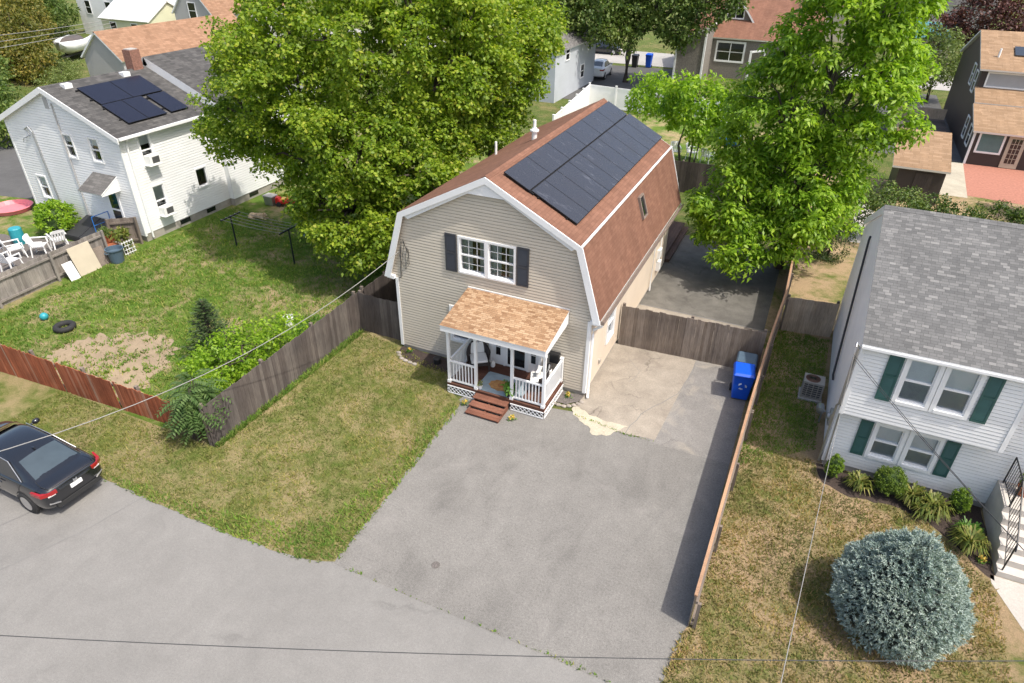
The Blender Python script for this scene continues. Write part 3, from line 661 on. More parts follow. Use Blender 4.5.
def inpoly(P, poly):
    x, y = P[:, 0], P[:, 1]; r = np.zeros(len(P), bool)
    for (a, b), (c, d) in zip(poly, poly[1:] + poly[:1]):
        k = ((b > y) != (d > y)); r ^= k & (x < (c - a) * (y - b) / ((d - b) if d != b else 1e-9) + a)
    return r
def grass(name, label_poly, n, mat, h=.07, wd=.016, seed=1, clumpy=.55):
    g = np.random.default_rng(seed); A = np.array(label_poly); lo, hi = A.min(0), A.max(0)
    c = g.uniform(lo, hi, (max(10, n // 14), 2)); P = np.concatenate([g.uniform(lo, hi, (int(n * (1 - clumpy)), 2)), c[g.integers(0, len(c), int(n * clumpy))] + g.normal(0, .07, (int(n * clumpy), 2))])
    P = P[inpoly(P, label_poly)]; k = len(P); a = g.uniform(0, 6.283, k); t = g.uniform(0, 6.283, k); s = g.uniform(.5, 1.3, k) * h
    b = np.c_[P, np.full(k, .004)]; sd_ = np.c_[np.cos(a), np.sin(a), np.zeros(k)] * wd; tip = np.c_[np.cos(t) * s * .8, np.sin(t) * s * .8, s]
    o = np_mesh(name, np.stack([b - sd_, b + sd_, b + sd_ * .2 + tip, b - sd_ * .2 + tip], 1).reshape(-1, 3), 4, mat); o['kind'] = 'stuff'; return o
GF = [(-9, -7.4), (-2.1, -7.4), (-2.1, .3), (3.0, -.9), (3.0, -1.85), (3.66, -2.3), (3.86, -9.28), (3.3, -9.55), (.85, -9.74), (-3.92, -9.68), (-9, -9.95)]
grass('lawn_grass', GF, 52000, 'grass_green', seed=3)
grass('shaded_side_grass', [(12.62, 7.5), (12.5, -1.5), (13.4, -.6), (14.7, .4), (14.8, 7.5)], 14000, 'grass_lush', seed=14)
grass('neighbour_grass', [(12.5, -.6), (12.5, -7.4), (12.3, -8.4), (12.2, -9.3), (19, -9.3), (19.1, -3.1), (18.1, -2), (17.6, -1.4), (16.8, -1.2), (15.7, -1.4), (14.9, -1.1), (14.7, -.1)], 40000, 'tan_blades', seed=4)
grass('side_yard_grass', [(-16, -7), (-11.8, -6.9), (-11.4, -4.4), (-8.9, -3.0), (-7.4, -3.7), (-6.5, -6.4), (-8, -7.05), (-2.4, -7.0), (-2.4, 6), (-16.2, 8.4)], 42000, 'grass_lush', .10, .022, seed=5)
grass('kerb_grass', [(3.45, -2.2), (3.8, -2.6), (3.96, -9.3), (3.3, -9.66), (.85, -9.83), (-3.9, -9.78), (-3.9, -9.5), (-.5, -9.35), (2.0, -8.9), (2.9, -8.0), (3.25, -6), (3.3, -4)], 26000, 'grass_lush', .09, .018, seed=6)
grass('soil_grass', [(-11.8, -6.9), (-11.4, -4.4), (-8.9, -3.0), (-7.4, -3.7), (-6.5, -6.4), (-8, -7.05)], 2600, 'grass_lush', .10, .022, seed=15, clumpy=.9)
grass('seam_weeds', [(3.9, -9.40), (4.6, -9.33), (5.0, -9.40), (9.6, -9.40), (10.3, -9.36), (11.2, -9.44), (11.1, -9.5), (9.9, -9.44), (8, -9.42), (4.4, -9.41)], 500, 'grass_lush', .06, .018, seed=8)
grass('crack_weeds', [(7.3, -1.1), (8.3, -1.2), (9.1, -1.36), (10.1, -1.28), (10.1, -1.34), (9.1, -1.44), (8.3, -1.28), (7.3, -1.16)], 700, 'grass_lush', .05, .016, seed=9)
grass('fence_base_weeds', [(-2.12, -7.3), (-1.95, -7.3), (-1.9, .2), (-2.12, .2)], 2600, 'grass_lush', .16, .018, seed=10)
grass('drive_edge_weeds', [(12.3, -7.6), (12.6, -7.4), (12.5, -8.4), (12.3, -9.3), (12.1, -9.3), (12.2, -8.4)], 700, 'tan_blades', .09, .018, seed=11)

# ------------------------------------------------------------------ main gambrel house
HW, HL, EH, KX, KZ, RZ, OV = 7.3, 11.4, 3.14, .446, 5.53, 7.22, .15
house = thing('gambrel_house', 'tan sided gambrel house with reddish brown roof, white trim and front porch', 'house', (0, 0, 0))
F = Fr((0, 0, 0), (1, 0, 0), (0, -1, 0)); FR = Fr((HW, 0, 0), (0, 1, 0), (1, 0, 0)); FL_ = Fr((0, 0, 0), (0, 1, 0), (-1, 0, 0)); FB = Fr((0, HL, 0), (1, 0, 0), (0, 1, 0))
holes = []
holes.append(window(house, F, 2.62, 3.545, 3.77, 4.98, .065, (3, 2), 'curtain'))
holes.append(window(house, F, 3.675, 4.60, 3.77, 4.98, .065, (3, 2), 'curtain'))
holes.append(window(house, F, 2.22, 3.02, .98, 2.26, .09, None, .35))
gp = [(0, .16), (HW, .16), (HW, 2.98), (HW + .2, 3.05), (HW - KX - .06, KZ - .1), (HW / 2, RZ - .14), (KX + .06, KZ - .1), (-.2, 3.05), (0, 2.98)]
mb = MB(); siding(mb, F, gp, .108, .013, holes, 0, .24); mb.build('front_wall', 'tan_siding', house)
mb = MB(); siding(mb, FB, gp, .112, .017); mb.build('rear_wall', 'tan_siding', house)
mb = MB(); siding(mb, FL_, [(0, .16), (HL, .16), (HL, 3.0), (0, 3.0)], .112, .017); mb.build('side_wall', 'tan_siding', house)
hr = [window(house, FR, 2.12, 2.92, .98, 2.18, .08, None, .5)]
mb = MB(); siding(mb, FR, [(0, .16), (HL, .16), (HL, 3.0), (0, 3.0)], .19, .004, hr, 0, .04); mb.build('side_wall', 'cream', house)
mb = MB(); mb.box(.03, HW - .03, .03, HL - .03, -.05, .2); mb.build('foundation', 'found', house)
mb = MB()
XR, XL = HW + .355, -.355; Y0, Y1 = -OV, HL + OV; rx = HW - KX
mb.slab((XR, Y0, EH), (XR, Y1, EH), (rx, Y1, KZ), (rx, Y0, KZ), .10, 0, 0)
mb.slab((XL, Y0, EH), (XL, Y1, EH), (KX, Y1, KZ), (KX, Y0, KZ), .10, 0, 0)
mb.slab((rx + .05, Y0 - .01, KZ - .005), (rx + .05, Y1 + .01, KZ - .005), (HW / 2, Y1 + .01, RZ), (HW / 2, Y0 - .01, RZ), .10, 0, 0, (.1, .03))
mb.slab((KX - .05, Y0 - .01, KZ - .005), (KX - .05, Y1 + .01, KZ - .005), (HW / 2, Y1 + .01, RZ), (HW / 2, Y0 - .01, RZ), .10, 0, 0, (.1, .03))
for sx in (-1, 1): mb.slab((HW / 2 + sx * .14, Y0 - .012, RZ - .058), (HW / 2 + sx * .14, Y1 + .012, RZ - .058), (HW / 2, Y1 + .012, RZ + .02), (HW / 2, Y0 - .012, RZ + .02), .012, 0, 0, (0, .05))
roof = mb.build('roof', ['brown_roof', 'white'], house)
for x in (rx + .035,):
    mb = MB(); mb.bar((x, Y0 - .02, KZ + .012), (x, Y1, KZ + .012), .07, .045); mb.build('knee_flashing', 'white', roof)
mb = MB(); outer = [(XR + .02, EH - .14), (rx + .055, KZ - .02), (HW / 2, RZ - .015), (KX - .055, KZ - .02), (XL - .02, EH - .14)]; inner = [(XR - .22, EH - .14), (rx - .13, KZ - .13), (HW / 2, RZ - .235), (KX + .13, KZ - .13), (XL + .22, EH - .14)]
for i in range(4): mb.prism([(outer[i][0], -.20, outer[i][1]), (outer[i + 1][0], -.20, outer[i + 1][1]), (inner[i + 1][0], -.20, inner[i + 1][1]), (inner[i][0], -.20, inner[i][1])], (0, .048, 0))
mb.prism([(HW / 2, -.155, RZ - .24), (HW / 2 - .78, -.155, RZ - .64), (HW / 2 + .78, -.155, RZ - .64)], (0, .03, 0))
mb.build('rake_trim', 'white', house); mb = MB()
for i in range(4): mb.prism([(outer[i][0], HL + .16, outer[i][1]), (outer[i + 1][0], HL + .16, outer[i + 1][1]), (inner[i + 1][0], HL + .16, inner[i + 1][1]), (inner[i][0], HL + .16, inner[i][1])], (0, .048, 0))
mb.build('rake_trim', 'white', house); mb = MB()
mb.prism([(HW / 2, -.145, RZ - .14), (HW / 2 - 3.1, -.145, KZ - .08), (HW / 2 - 2.9, -.145, KZ - .2), (HW / 2, -.145, RZ - .3), (HW / 2 + 2.9, -.145, KZ - .2), (HW / 2 + 3.1, -.145, KZ - .08)], (0, .06, 0))
mb.build('frieze', 'white', house)
mb = MB(); mb.box(HW + .02, XR - .05, -.14, .04, 2.93, 3.06); mb.box(HW + .005, XR - .04, .04, HL, 3.0, 3.04); mb.build('soffit', 'white', house)
mb = MB(); mb.box(XL + .05, -.02, -.14, .04, 2.93, 3.06); mb.box(XL + .04, -.005, .04, HL, 3.0, 3.04); mb.build('soffit', 'white', house)
for x0, x1 in ((-.03, .085), (HW - .085, HW + .03)):
    mb = MB(); mb.box(x0, x1, -.034, .085, .12, 2.95); mb.build('corner_trim', 'white', house)
def gutter(x, sx):
    b = MB(); b.box(min(x, x + sx * .12), max(x, x + sx * .12), -.12, HL + .1, EH - .14, EH - .125); b.box(min(x + sx * .11, x + sx * .125), max(x + sx * .11, x + sx * .125), -.12, HL + .1, EH - .125, EH - .02)
    b.box(min(x, x + sx * .125), max(x, x + sx * .125), -.135, -.12, EH - .14, EH - .02); return b.build('gutter', 'gutter', house)
gutter(XR + .0, 1); gutter(XL, -1)
mb = MB(); mb.tube([(XR + .06, 0, EH - .14), (XR + .02, .04, EH - .28), (HW + .09, .1, EH - .52), (HW + .08, .12, 2.4), (HW + .08, .12, .22), (HW + .1, .05, .12), (HW + .16, -.16, .07)], .045, 8); mb.build('downspout', 'white', house)
mb = MB(); mb.tube([(XR + .06, HL - 3.0, EH - .14), (HW + .09, HL - 3.0, EH - .5), (HW + .08, HL - 3.0, .1)], .04, 8); mb.build('downspout', 'white', house)
for a in ((2.08, 2.50), (4.70, 5.12)): shutter(house, F, *a, 3.70, 5.06, 'shutter')
# entry: white surround, storm door and two side lights
mb = MB(); mb.fbox(F, 3.70, 5.70, .42, 2.52, .0, .05); mb.fbox(F, 3.70, 3.80, .42, 2.52, .05, .09); mb.fbox(F, 5.60, 5.70, .42, 2.52, .05, .09); mb.fbox(F, 4.26, 4.34, .42, 2.52, .05, .085); mb.fbox(F, 5.16, 5.24, .42, 2.52, .05, .085); mb.build('door_surround', 'white', house)
mb = MB(); mb.fbox(F, 4.345, 4.42, .46, 2.42, .05, .075); mb.fbox(F, 5.08, 5.155, .46, 2.42, .05, .075); mb.fbox(F, 4.42, 5.08, .46, .52, .05, .075); mb.fbox(F, 4.42, 5.08, 2.34, 2.42, .05, .075); dr = mb.build('storm_door', 'white', house)
mb = MB(); mb.fbox(F, 4.42, 5.08, .52, 2.34, .05, .06); mb.build('door_glass', 'darkglass', dr)
mb = MB(); mb.fbox(F, 4.37, 4.40, 1.25, 1.45, .075, .11); mb.build('handle', 'silver', dr)
for a in (3.97, 5.31):
    mb = MB(); mb.fbox(F, a, a + .17, .80, 2.2, .05, .058); sl = mb.build('side_light', 'darkglass', house)
    mb = MB()
    for z in (.80, 1.15, 1.5, 1.85, 2.2): mb.fbox(F, a, a + .17, z - .012, z + .012, .058, .066)
    mb.build('glazing_bars', 'white', sl)
mb = MB(); mb.fbox(F, 6.02, 6.34, 1.12, 1.50, .02, .16); mb.fbox(F, 6.0, 6.36, 1.44, 1.52, .02, .19); mb.build('wall_mailbox', 'black', house)
# roof fittings and solar
def on_r(x): return RZ - (x - HW / 2) * (RZ - KZ) / (rx - HW / 2)
mb = MB(); z = RZ - (HW / 2 - 2.78) * (RZ - KZ) / (HW / 2 - KX); mb.tube([(2.78, 5.8, z - .1), (2.78, 5.8, z + .42)], .10, 10); mb.tube([(2.78, 5.8, z + .30), (2.78, 5.8, z + .36)], .17, 10); mb.tube([(2.78, 5.8, z + .42), (2.78, 5.8, z + .72)], .06, 10); mb.build('vent_pipe', 'white_plastic', roof)
mb = MB(); mb.tube([(1.0, 6.15, 5.7), (1.0, 6.15, 6.35)], .05, 8); mb.build('vent_pipe', 'white_plastic', roof)
sarr = None; S = Vector((rx - HW / 2, 0, KZ - RZ)); SLn = S.normalized(); NR = Vector((-SLn.z, 0, SLn.x)); LS = S.length
def sp(s, y, d): return Vector((HW / 2, y, RZ)) + SLn * s + NR * d
mb = MB()
for s in (.5, 1.1, 1.6, 2.7): mb.bar(sp(s, .62, .04), sp(s, 11.25, .04), .05, .05, 0, NR)
mb.hexa([sp(1.15, .62, .02), sp(1.42, .62, .02), sp(1.42, 11.3, .02), sp(1.15, 11.3, .02), sp(1.15, .62, .075), sp(1.42, .62, .075), sp(1.42, 11.3, .075), sp(1.15, 11.3, .075)])
sarr = mb.build('solar_array', 'panel_frame', house)
def panel(s0, s1, y0, y1, parent, spf, name='solar_panel', cell='solar'):
    b = MB(); q = lambda s, y, d: spf(s, y, d)
    b.hexa([q(s0, y0, .07), q(s1, y0, .07), q(s1, y1, .07), q(s0, y1, .07), q(s0, y0, .105), q(s1, y0, .105), q(s1, y1, .105), q(s0, y1, .105)], 0)
    e = .012; b.face([q(s0 + e, y0 + e, .109), q(s1 - e, y0 + e, .109), q(s1 - e, y1 - e, .109), q(s0 + e, y1 - e, .109)], 1); return b.build(name, ['panel_frame', cell], parent)
n = 6; y0, y1 = .58, 11.35; wd = (y1 - y0) / n
for i in range(n): panel(.275, 1.262, y0 + i * wd, y0 + (i + 1) * wd - .008, sarr, sp)
n = 10; y0, y1 = .66, 11.6; wd = (y1 - y0) / n
for i in range(n): panel(1.30, 3.07, y0 + i * wd, y0 + (i + 1) * wd - .008, sarr, sp)
# small skylight on the steep slope
S2 = Vector((XR - rx, 0, EH - KZ)).normalized(); N2 = Vector((-S2.z, 0, S2.x))
def sl2(s, y, d): return Vector((rx, y, KZ)) + S2 * s + N2 * d
mb = MB()
for a, b, c, d in ((.42, .48, 5.78, 6.36), (1.22, 1.28, 5.78, 6.36), (.48, 1.22, 5.78, 5.85), (.48, 1.22, 6.29, 6.36)): mb.hexa([sl2(a, c, 0), sl2(b, c, 0), sl2(b, d, 0), sl2(a, d, 0), sl2(a, c, .09), sl2(b, c, .09), sl2(b, d, .09), sl2(a, d, .09)])
sk = mb.build('skylight', 'gutter', roof); mb = MB(); mb.hexa([sl2(.48, 5.85, .02), sl2(1.22, 5.85, .02), sl2(1.22, 6.29, .02), sl2(.48, 6.29, .02), sl2(.48, 5.85, .05), sl2(1.22, 5.85, .05), sl2(1.22, 6.29, .05), sl2(.48, 6.29, .05)]); mb.build('pane', 'darkglass', sk)
mb = MB(); mb.fbox(FR, 9.5, 9.85, .55, 1.0, .0, .16); mb.fbox(FR, 9.45, 9.9, 1.15, 1.55, .0, .12); mb.tube([FR(9.67, 1.5, .08), FR(9.67, 2.9, .06)], .03, 6); mb.build('meter_box', 'white_plastic', house)
mb = MB(); mb.fbox(FR, 1.35, 1.50, .52, .66, .0, .06); mb.build('wall_vent', 'mat_ac', house)
# service wires stapled to the front wall corner
mb = MB()
for k in range(3): mb.tube([F(.35 + .1 * k, 4.4 - .1 * k, .04), F(.25 + .12 * k, 3.9, .06), F(.32 + .05 * k, 3.55 - .1 * k, .05), F(.50 + .06 * k, 3.62, .05), F(.62, 3.95 + .1 * k, .05), F(.5, 4.25, .05), F(.42, 4.5 - .05 * k, .05)], .009, 5)
mb.tube([F(.30, 4.2, .04), F(.22, 3.0, .04), F(.15, 2.98, .05)], .015, 5); mb.build('service_wires', 'cable_dark', house)
# porch
PX0, PX1, PY, DZ = 2.95, 6.52, -1.80, .42
mb = MB(); y = PY
while y < -.08:
    mb.box(PX0, PX1, y, min(y + .135, -.06), DZ - .03, DZ, 0); y += .142
mb.box(PX0 + .01, PX1 - .01, PY + .015, PY + .05, .28, DZ - .032); mb.box(PX1 - .045, PX1 - .01, PY + .05, -.06, .28, DZ - .032); mb.box(PX0 + .01, PX0 + .045, PY + .05, -.06, .28, DZ - .032)
porch = mb.build('porch', 'deck', house)
mb = MB(); mb.box(PX0 + .06, PX1 - .06, PY + .2, -.1, -.02, .36); mb.build('underdeck_shade', 'deck_dark', porch)  # added dark box standing in for the shade under the deck
def lattice(fr, u0, u1, z0, z1):
    b = MB(); H = z1 - z0; s = .15
    for sgn, d in ((1, 0), (-1, .009)):
        k = u0 - H
        while k < u1 + H:
            # line u = k + sgn*(z - z0) clipped
            a = (k, z0); e = (k + sgn * H, z1)
            (ua, za), (ub, zb) = a, e
            if ua > ub: (ua, za), (ub, zb) = (ub, zb), (ua, za)
            if ub > u0 and ua < u1:
                if ua < u0: za += (u0 - ua) * (zb - za) / (ub - ua); ua = u0
                if ub > u1: zb = za + (u1 - ua) * (zb - za) / (ub - ua); ub = u1
                if ub - ua > .02: b.hexa([fr(ua, za - .014, d), fr(ub, zb - .015, d), fr(ub, zb - .015, d + .008), fr(ua, za - .014, d + .008), fr(ua, za + .015, d), fr(ub, zb + .015, d), fr(ub, zb + .015, d + .008), fr(ua, za + .015, d + .008)])
            k += s
    for z in (z0 - .02, z1 - .01): b.fbox(fr, u0, u1, z, z + .03, -.005, .02)
    return b.build('lattice', 'white', porch)
FP = Fr((0, PY, 0), (1, 0, 0), (0, -1, 0)); FPR = Fr((PX1, 0, 0), (0, 1, 0), (1, 0, 0)); FPL = Fr((PX0, 0, 0), (0, 1, 0), (-1, 0, 0))
lattice(FP, PX0 + .02, 4.02, .035, .30); lattice(FP, 5.32, PX1 - .02, .045, .27); lattice(FPR, PY + .02, -.05, .045, .27); lattice(FPL, PY + .02, -.05, .045, .27)
posts = [(3.02, -1.73), (4.03, -1.73), (5.34, -1.73), (6.45, -1.73)]
for x, y in posts:
    mb = MB(); mb.box(x - .045, x + .045, y - .045, y + .045, DZ, 2.5); mb.box(x - .06, x + .06, y - .06, y + .06, DZ, DZ + .1); mb.box(x - .06, x + .06, y - .06, y + .06, 2.36, 2.44); mb.build('porch_post', 'white', porch)
for x in (3.02, 6.45):
    mb = MB(); mb.box(x - .05, x + .05, -.16, -.06, DZ, 1.36); mb.box(x - .062, x + .062, -.172, -.05, 1.36, 1.40); mb.build('newel_post', 'white', porch)
def railing(a, b, z0, z1, parent, sp_=.105, name='railing', mat='white', top=(.07, .05)):
    m_ = MB(); a = Vector((*a, 0)); b = Vector((*b, 0)); Z = lambda z: Vector((0, 0, z)); m_.bar(a + Z(z1), b + Z(z1), *top); m_.bar(a + Z(z0 + .1), b + Z(z0 + .1), .045, .06); k = max(2, int((b - a).length / sp_))
    for i in range(1, k):
        p = a.lerp(b, i / k); m_.bar(p + Z(z0 + .13), p + Z(z1 - .02), .036, .036)
    return m_.build(name, mat, parent)
railing((3.065, -1.73), (3.985, -1.73), DZ, 1.29, porch); railing((5.385, -1.73), (6.405, -1.73), DZ, 1.29, porch); railing((3.02, -1.685), (3.02, -.16), DZ, 1.29, porch); railing((6.45, -1.685), (6.45, -.16), DZ, 1.29, porch)
mb = MB(); mb.slab((2.90, -2.04, 2.80), (6.58, -2.04, 2.80), (6.58, -.03, 3.21), (2.90, -.03, 3.21), .05, 0, 1); pr = mb.build('porch_roof', ['porch_roof', 'white'], porch)
mb = MB(); mb.box(2.91, 6.57, -2.02, -1.98, 2.58, 2.745); mb.box(2.96, 6.51, -1.80, -1.66, 2.49, 2.70); mb.bar((2.90, -.02, 3.225), (6.58, -.02, 3.225), .03, .05)
for x in (2.915, 6.525): mb.prism([(x, -1.975, 2.58), (x, -1.975, 2.758), (x, -.03, 3.152), (x, -.03, 2.72)], (.04, 0, 0))
mb.box(2.96, 6.52, -1.97, -.05, 2.60, 2.62); mb.build('roof_trim', 'white', porch)
mb = MB()
for i, (z, y) in enumerate(((.315, -2.07), (.205, -2.36), (.10, -2.64))):
    for q in (0, .142): mb.box(4.06, 5.28, y + q, y + q + .135, z - .035, z)
for x in (4.09, 4.65, 5.22): mb.prism([(x, -2.62, .0), (x, -2.62, .06), (x, -1.82, .27), (x, -1.82, .0)], (.04, 0, 0))
mb.build('stair', 'step', porch)
# ------------------------------------------------------------------ things on and around the porch
def wicker_chair(x, y, rz, label):
    t = thing('porch_chair', label, 'chair', (x, y, DZ), 'wicker chairs on the porch', rz)   # local: faces -y
    ORG[t.name] = Vector((0, 0, 0))
    b = MB(); b.prism([(-.36, -.36, .28), (.36, -.36, .28), (.30, .34, .28), (-.30, .34, .28)], (0, 0, .10)); b.build('seat', 'wicker', t, local=True)
    b = MB(); n = 14
    for i in range(n):
        a0, a1 = math.pi * (i / n) , math.pi * ((i + 1) / n)
        hz = lambda a: .62 + .34 * max(0, math.sin(a)) ** 1.5
        p = lambda a, r, z: Vector((r * math.cos(a), -.05 + r * math.sin(a), z))
        b.hexa([p(a0, .34, .30), p(a1, .34, .30), p(a1, .38, .30), p(a0, .38, .30), p(a0, .38, hz(a0)), p(a1, .38, hz(a1)), p(a1, .43, hz(a1)), p(a0, .43, hz(a0))])
    b.build('backrest', 'wicker', t, local=True)
    for sx in (-1, 1):
        for sy in (-.32, .28):
            b = MB(); b.tube([(sx * .31, sy, .30), (sx * .33, sy * 1.08, 0)], .025, 7); b.build('leg', 'wicker', t, local=True)
    b = MB(); b.box(-.29, .29, -.34, .24, .385, .47); b.build('seat_cushion', 'cushion', t, bevel=.03, local=True)
    b = MB(); b.hexa([(-.27, .20, .47), (.27, .20, .47), (.25, .31, .47), (-.25, .31, .47), (-.26, .27, .88), (.26, .27, .88), (.24, .37, .88), (-.24, .37, .88)]); b.build('back_cushion', 'cushion', t, bevel=.03, local=True)
    return t
wicker_chair(3.52, -.55, R(35), 'dark wicker chair with white cushions at the left end of the porch')
wicker_chair(5.95, -.75, R(-70), 'dark wicker chair with white cushions at the right end of the porch')
t = thing('star_pillow', 'white star shaped pillow propped up on the right porch chair', 'pillow', (5.82, -.72, .93))
b = MB(); pts = [(5.86 + (-.02) + .0, -.74 + (.24 if i % 2 == 0 else .11) * math.sin(2 * math.pi * i / 10), 1.08 + (.24 if i % 2 == 0 else .11) * math.cos(2 * math.pi * i / 10)) for i in range(10)]
b.prism(pts, (.09, 0, 0)); b.build('pillow_body', 'cushion', t, bevel=.02)
b = MB(); b.box(3.98, 5.62, -1.72, -.62, DZ + .001, DZ + .013); tag(b.build('porch_rug', 'rug'), 'pale blue grey rectangular rug on the porch deck', 'rug')
b = MB(); g = random.Random(4); b.prism([(4.72 + .40 * math.cos(2 * math.pi * i / 20) * (1 + .12 * (i % 2)), -1.24 + .27 * math.sin(2 * math.pi * i / 20) * (1 + .12 * (i % 2)), DZ + .014) for i in range(20)], (0, 0, .02)); b.prism([(4.76 + .15 * math.cos(2 * math.pi * i / 16), -1.24 + .1 * math.sin(2 * math.pi * i / 16), DZ + .034) for i in range(16)], (0, 0, .006), 1)
tag(b.build('door_mat', ['mat_brown', 'terracotta']), 'round brown coir mat with scalloped edge lying on the porch rug', 'door mat')
def pot(name, label, x, y, z, r, h, mat, plant, pm, n=60, pr_=.25, ph=.3, group=None, cat='potted plant', size=.09, seed=1):
    t = thing(name, label, cat, (x, y, z), group); b = MB(); b.lathe((x, y, z), [(r * .72, 0), (r, h * .9), (r * 1.08, h * .9), (r * 1.08, h), (r * .9, h), (r * .85, h * .85)], 14); b.build('pot', mat, t)
    g = np.random.default_rng(seed); k = 10; C = np.c_[x + g.normal(0, pr_ * .4, k), y + g.normal(0, pr_ * .4, k), z + h + g.uniform(.02, ph, k)]
    np_mesh('foliage', leaves(C, np.full(k, pr_ * .45), n // k, size, .5, .2, .4, seed), 4, pm, t); return t
pot('fern_pot', 'lush green potted fern standing at the top of the porch steps by the right post', 5.20, -1.62, DZ, .13, .2, 'wicker', None, 'fern', 420, .26, .26, size=.13)
pot('flower_pot', 'small yellow flowers in a white pot by the left post of the steps', 4.15, -1.66, DZ, .07, .13, 'white_plastic', None, 'lily', 90, .10, .16, size=.06, seed=4)
b = MB(); b.lathe((3.95, -.28, DZ), [(.07, 0), (.085, .04), (.085, .16), (.05, .2), (.06, .22), (.02, .25)], 12); tag(b.build('lantern', 'cushion'), 'small cream jar lantern on the porch floor beside the left chair', 'lantern')
def solar_lamp(x, y, label):
    t = thing('garden_flower', label, 'flower', (x, y, 0), 'yellow flower clumps around the house front'); b = MB(); b.tube([(x, y, -.01), (x, y, .1)], .012, 6); b.build('stem', 'fern', t)
    g = np.random.default_rng(int(x * 100)); k = 6; C = np.c_[x + g.normal(0, .045, k), y + g.normal(0, .04, k), .09 + g.uniform(0, .08, k)]
    np_mesh('petals', leaves(C, np.full(k, .035), 16, .045, .8, 0, .6, int(x * 100)), 4, 'yellow', t); np_mesh('foliage', leaves(C - np.array([0, 0, .06]), np.full(k, .09), 14, .07, .4, 0, .5, 5), 4, 'fern', t)
solar_lamp(3.83, -2.2, 'yellow flower clump on the driveway edge left of the porch steps')
solar_lamp(5.62, -2.22, 'yellow flower clump at the foot of the lattice right of the porch steps')
solar_lamp(6.82, -.32, 'yellow flower clump in the gravel bed at the right corner of the porch')
solar_lamp(.45, -.22, 'yellow flower clump in the mulch bed by the left house corner')
solar_lamp(2.35, -.3, 'yellow flower clump in the mulch bed under the low front window')
b = MB(); pts = [(6.46, -.85), (6.9, -.88), (7.28, -.6), (7.42, -.1)]
t = thing('bed_edging', 'pale stone edging curving round the gravel bed beside the porch', 'stone edging', (6.9, -.8, 0))
for i, (x, y) in enumerate([(6.5, -.84), (6.68, -.87), (6.86, -.86), (7.02, -.78), (7.16, -.68), (7.27, -.55), (7.34, -.4)]):
    b = MB(); b.ball((x, y, .02), (.10, .07, .06), 10, 0, .12); b.build('stone', 'stone', t)
t = thing('bed_edging', 'pale stone edging round the dark mulch bed at the left front of the house', 'stone edging', (.4, -.7, 0))
for i, (x, y) in enumerate([(.12, -.45), (.25, -.62), (.42, -.74), (.62, -.80), (.84, -.84), (1.06, -.86)]):
    b = MB(); b.ball((x, y, .02), (.11, .07, .06), 10, 0, .12); b.build('stone', 'stone', t)
b = MB(); b.lathe((1.75, -.42, 0), [(.1, 0), (.14, .02), (.13, .2), (.15, .22), (.12, .24)], 12); tag(b.build('planter', 'black'), 'low black plastic planter in the mulch bed left of the porch', 'planter')
def cart(x, y, rz, mat, label, emblem=False, name='wheeled_bin', h=1.12, lid=None):
    t = thing(name, label, 'bin', (x, y, 0), 'wheeled rubbish bins', rz); t.scale = (1.08, 1.08, 1.02); ORG[t.name] = Vector((0, 0, 0))
    b = MB(); b.hexa([(-.24, -.27, .05), (.24, -.27, .05), (.24, .24, .05), (-.24, .24, .05), (-.31, -.36, h * .93), (.31, -.36, h * .93), (.31, .34, h * .93), (-.31, .34, h * .93)])
    b.hexa([(-.325, -.375, h * .86), (.325, -.375, h * .86), (.325, .355, h * .86), (-.325, .355, h * .86), (-.33, -.38, h * .92), (.33, -.38, h * .92), (.33, .36, h * .92), (-.33, .36, h * .92)])
    b.build('body', mat, t, bevel=.03, local=True)
    b = MB(); b.hexa([(-.335, -.42, h * .935), (.335, -.42, h * .935), (.335, .34, h * .935), (-.335, .34, h * .935), (-.28, -.34, h * 1.0), (.28, -.34, h * 1.0), (.28, .28, h * 1.03), (-.28, .28, h * 1.03)]); b.build('lid', lid or mat, t, bevel=.025, local=True)
    for sx in (-.27, .27):
        b = MB(); b.lathe((sx - .03, .27, .13), [(.02, 0), (.125, 0), (.13, .02), (.13, .05), (.02, .06)], 14, 0, 'x'); b.build('wheel', 'tyre', t, True, local=True)
    b = MB(); b.tube([(-.25, .36, h * .9), (-.25, .43, h * .93), (.25, .43, h * .93), (.25, .36, h * .9)], .018, 7); b.build('handle', 'black', t, local=True)
    if emblem:
        b = MB(); fz = lambda z: -.27 - .09 * (z - .05) / (h * .93 - .05) - .006
        for k in range(3):
            a = R(90 + 120 * k); c = [(.115 * math.cos(a + q), .115 * math.sin(a + q)) for q in (R(18), R(52), R(86))]
            pts = [(px, fz(.62 + pz), .62 + pz) for px, pz in [(1.25 * c[0][0], 1.25 * c[0][1]), (1.25 * c[1][0], 1.25 * c[1][1]), (1.0 * c[2][0], 1.0 * c[2][1]), (.75 * c[1][0], .75 * c[1][1]), (.75 * c[0][0], .75 * c[0][1])]]
            b.prism(pts, (0, -.004, 0))
        b.build('recycling_emblem', 'emblem', t, local=True)
    return t
cart(12.12, 2.30, R(8), 'blue_bin', 'bright blue recycling bin with pale arrows emblem standing by the driveway fence', True)
cart(12.1, 3.25, R(3), 'grey_bin', 'grey wheeled bin with a pale lid standing behind the bright blue one', False, lid='bluegrey', h=.98)

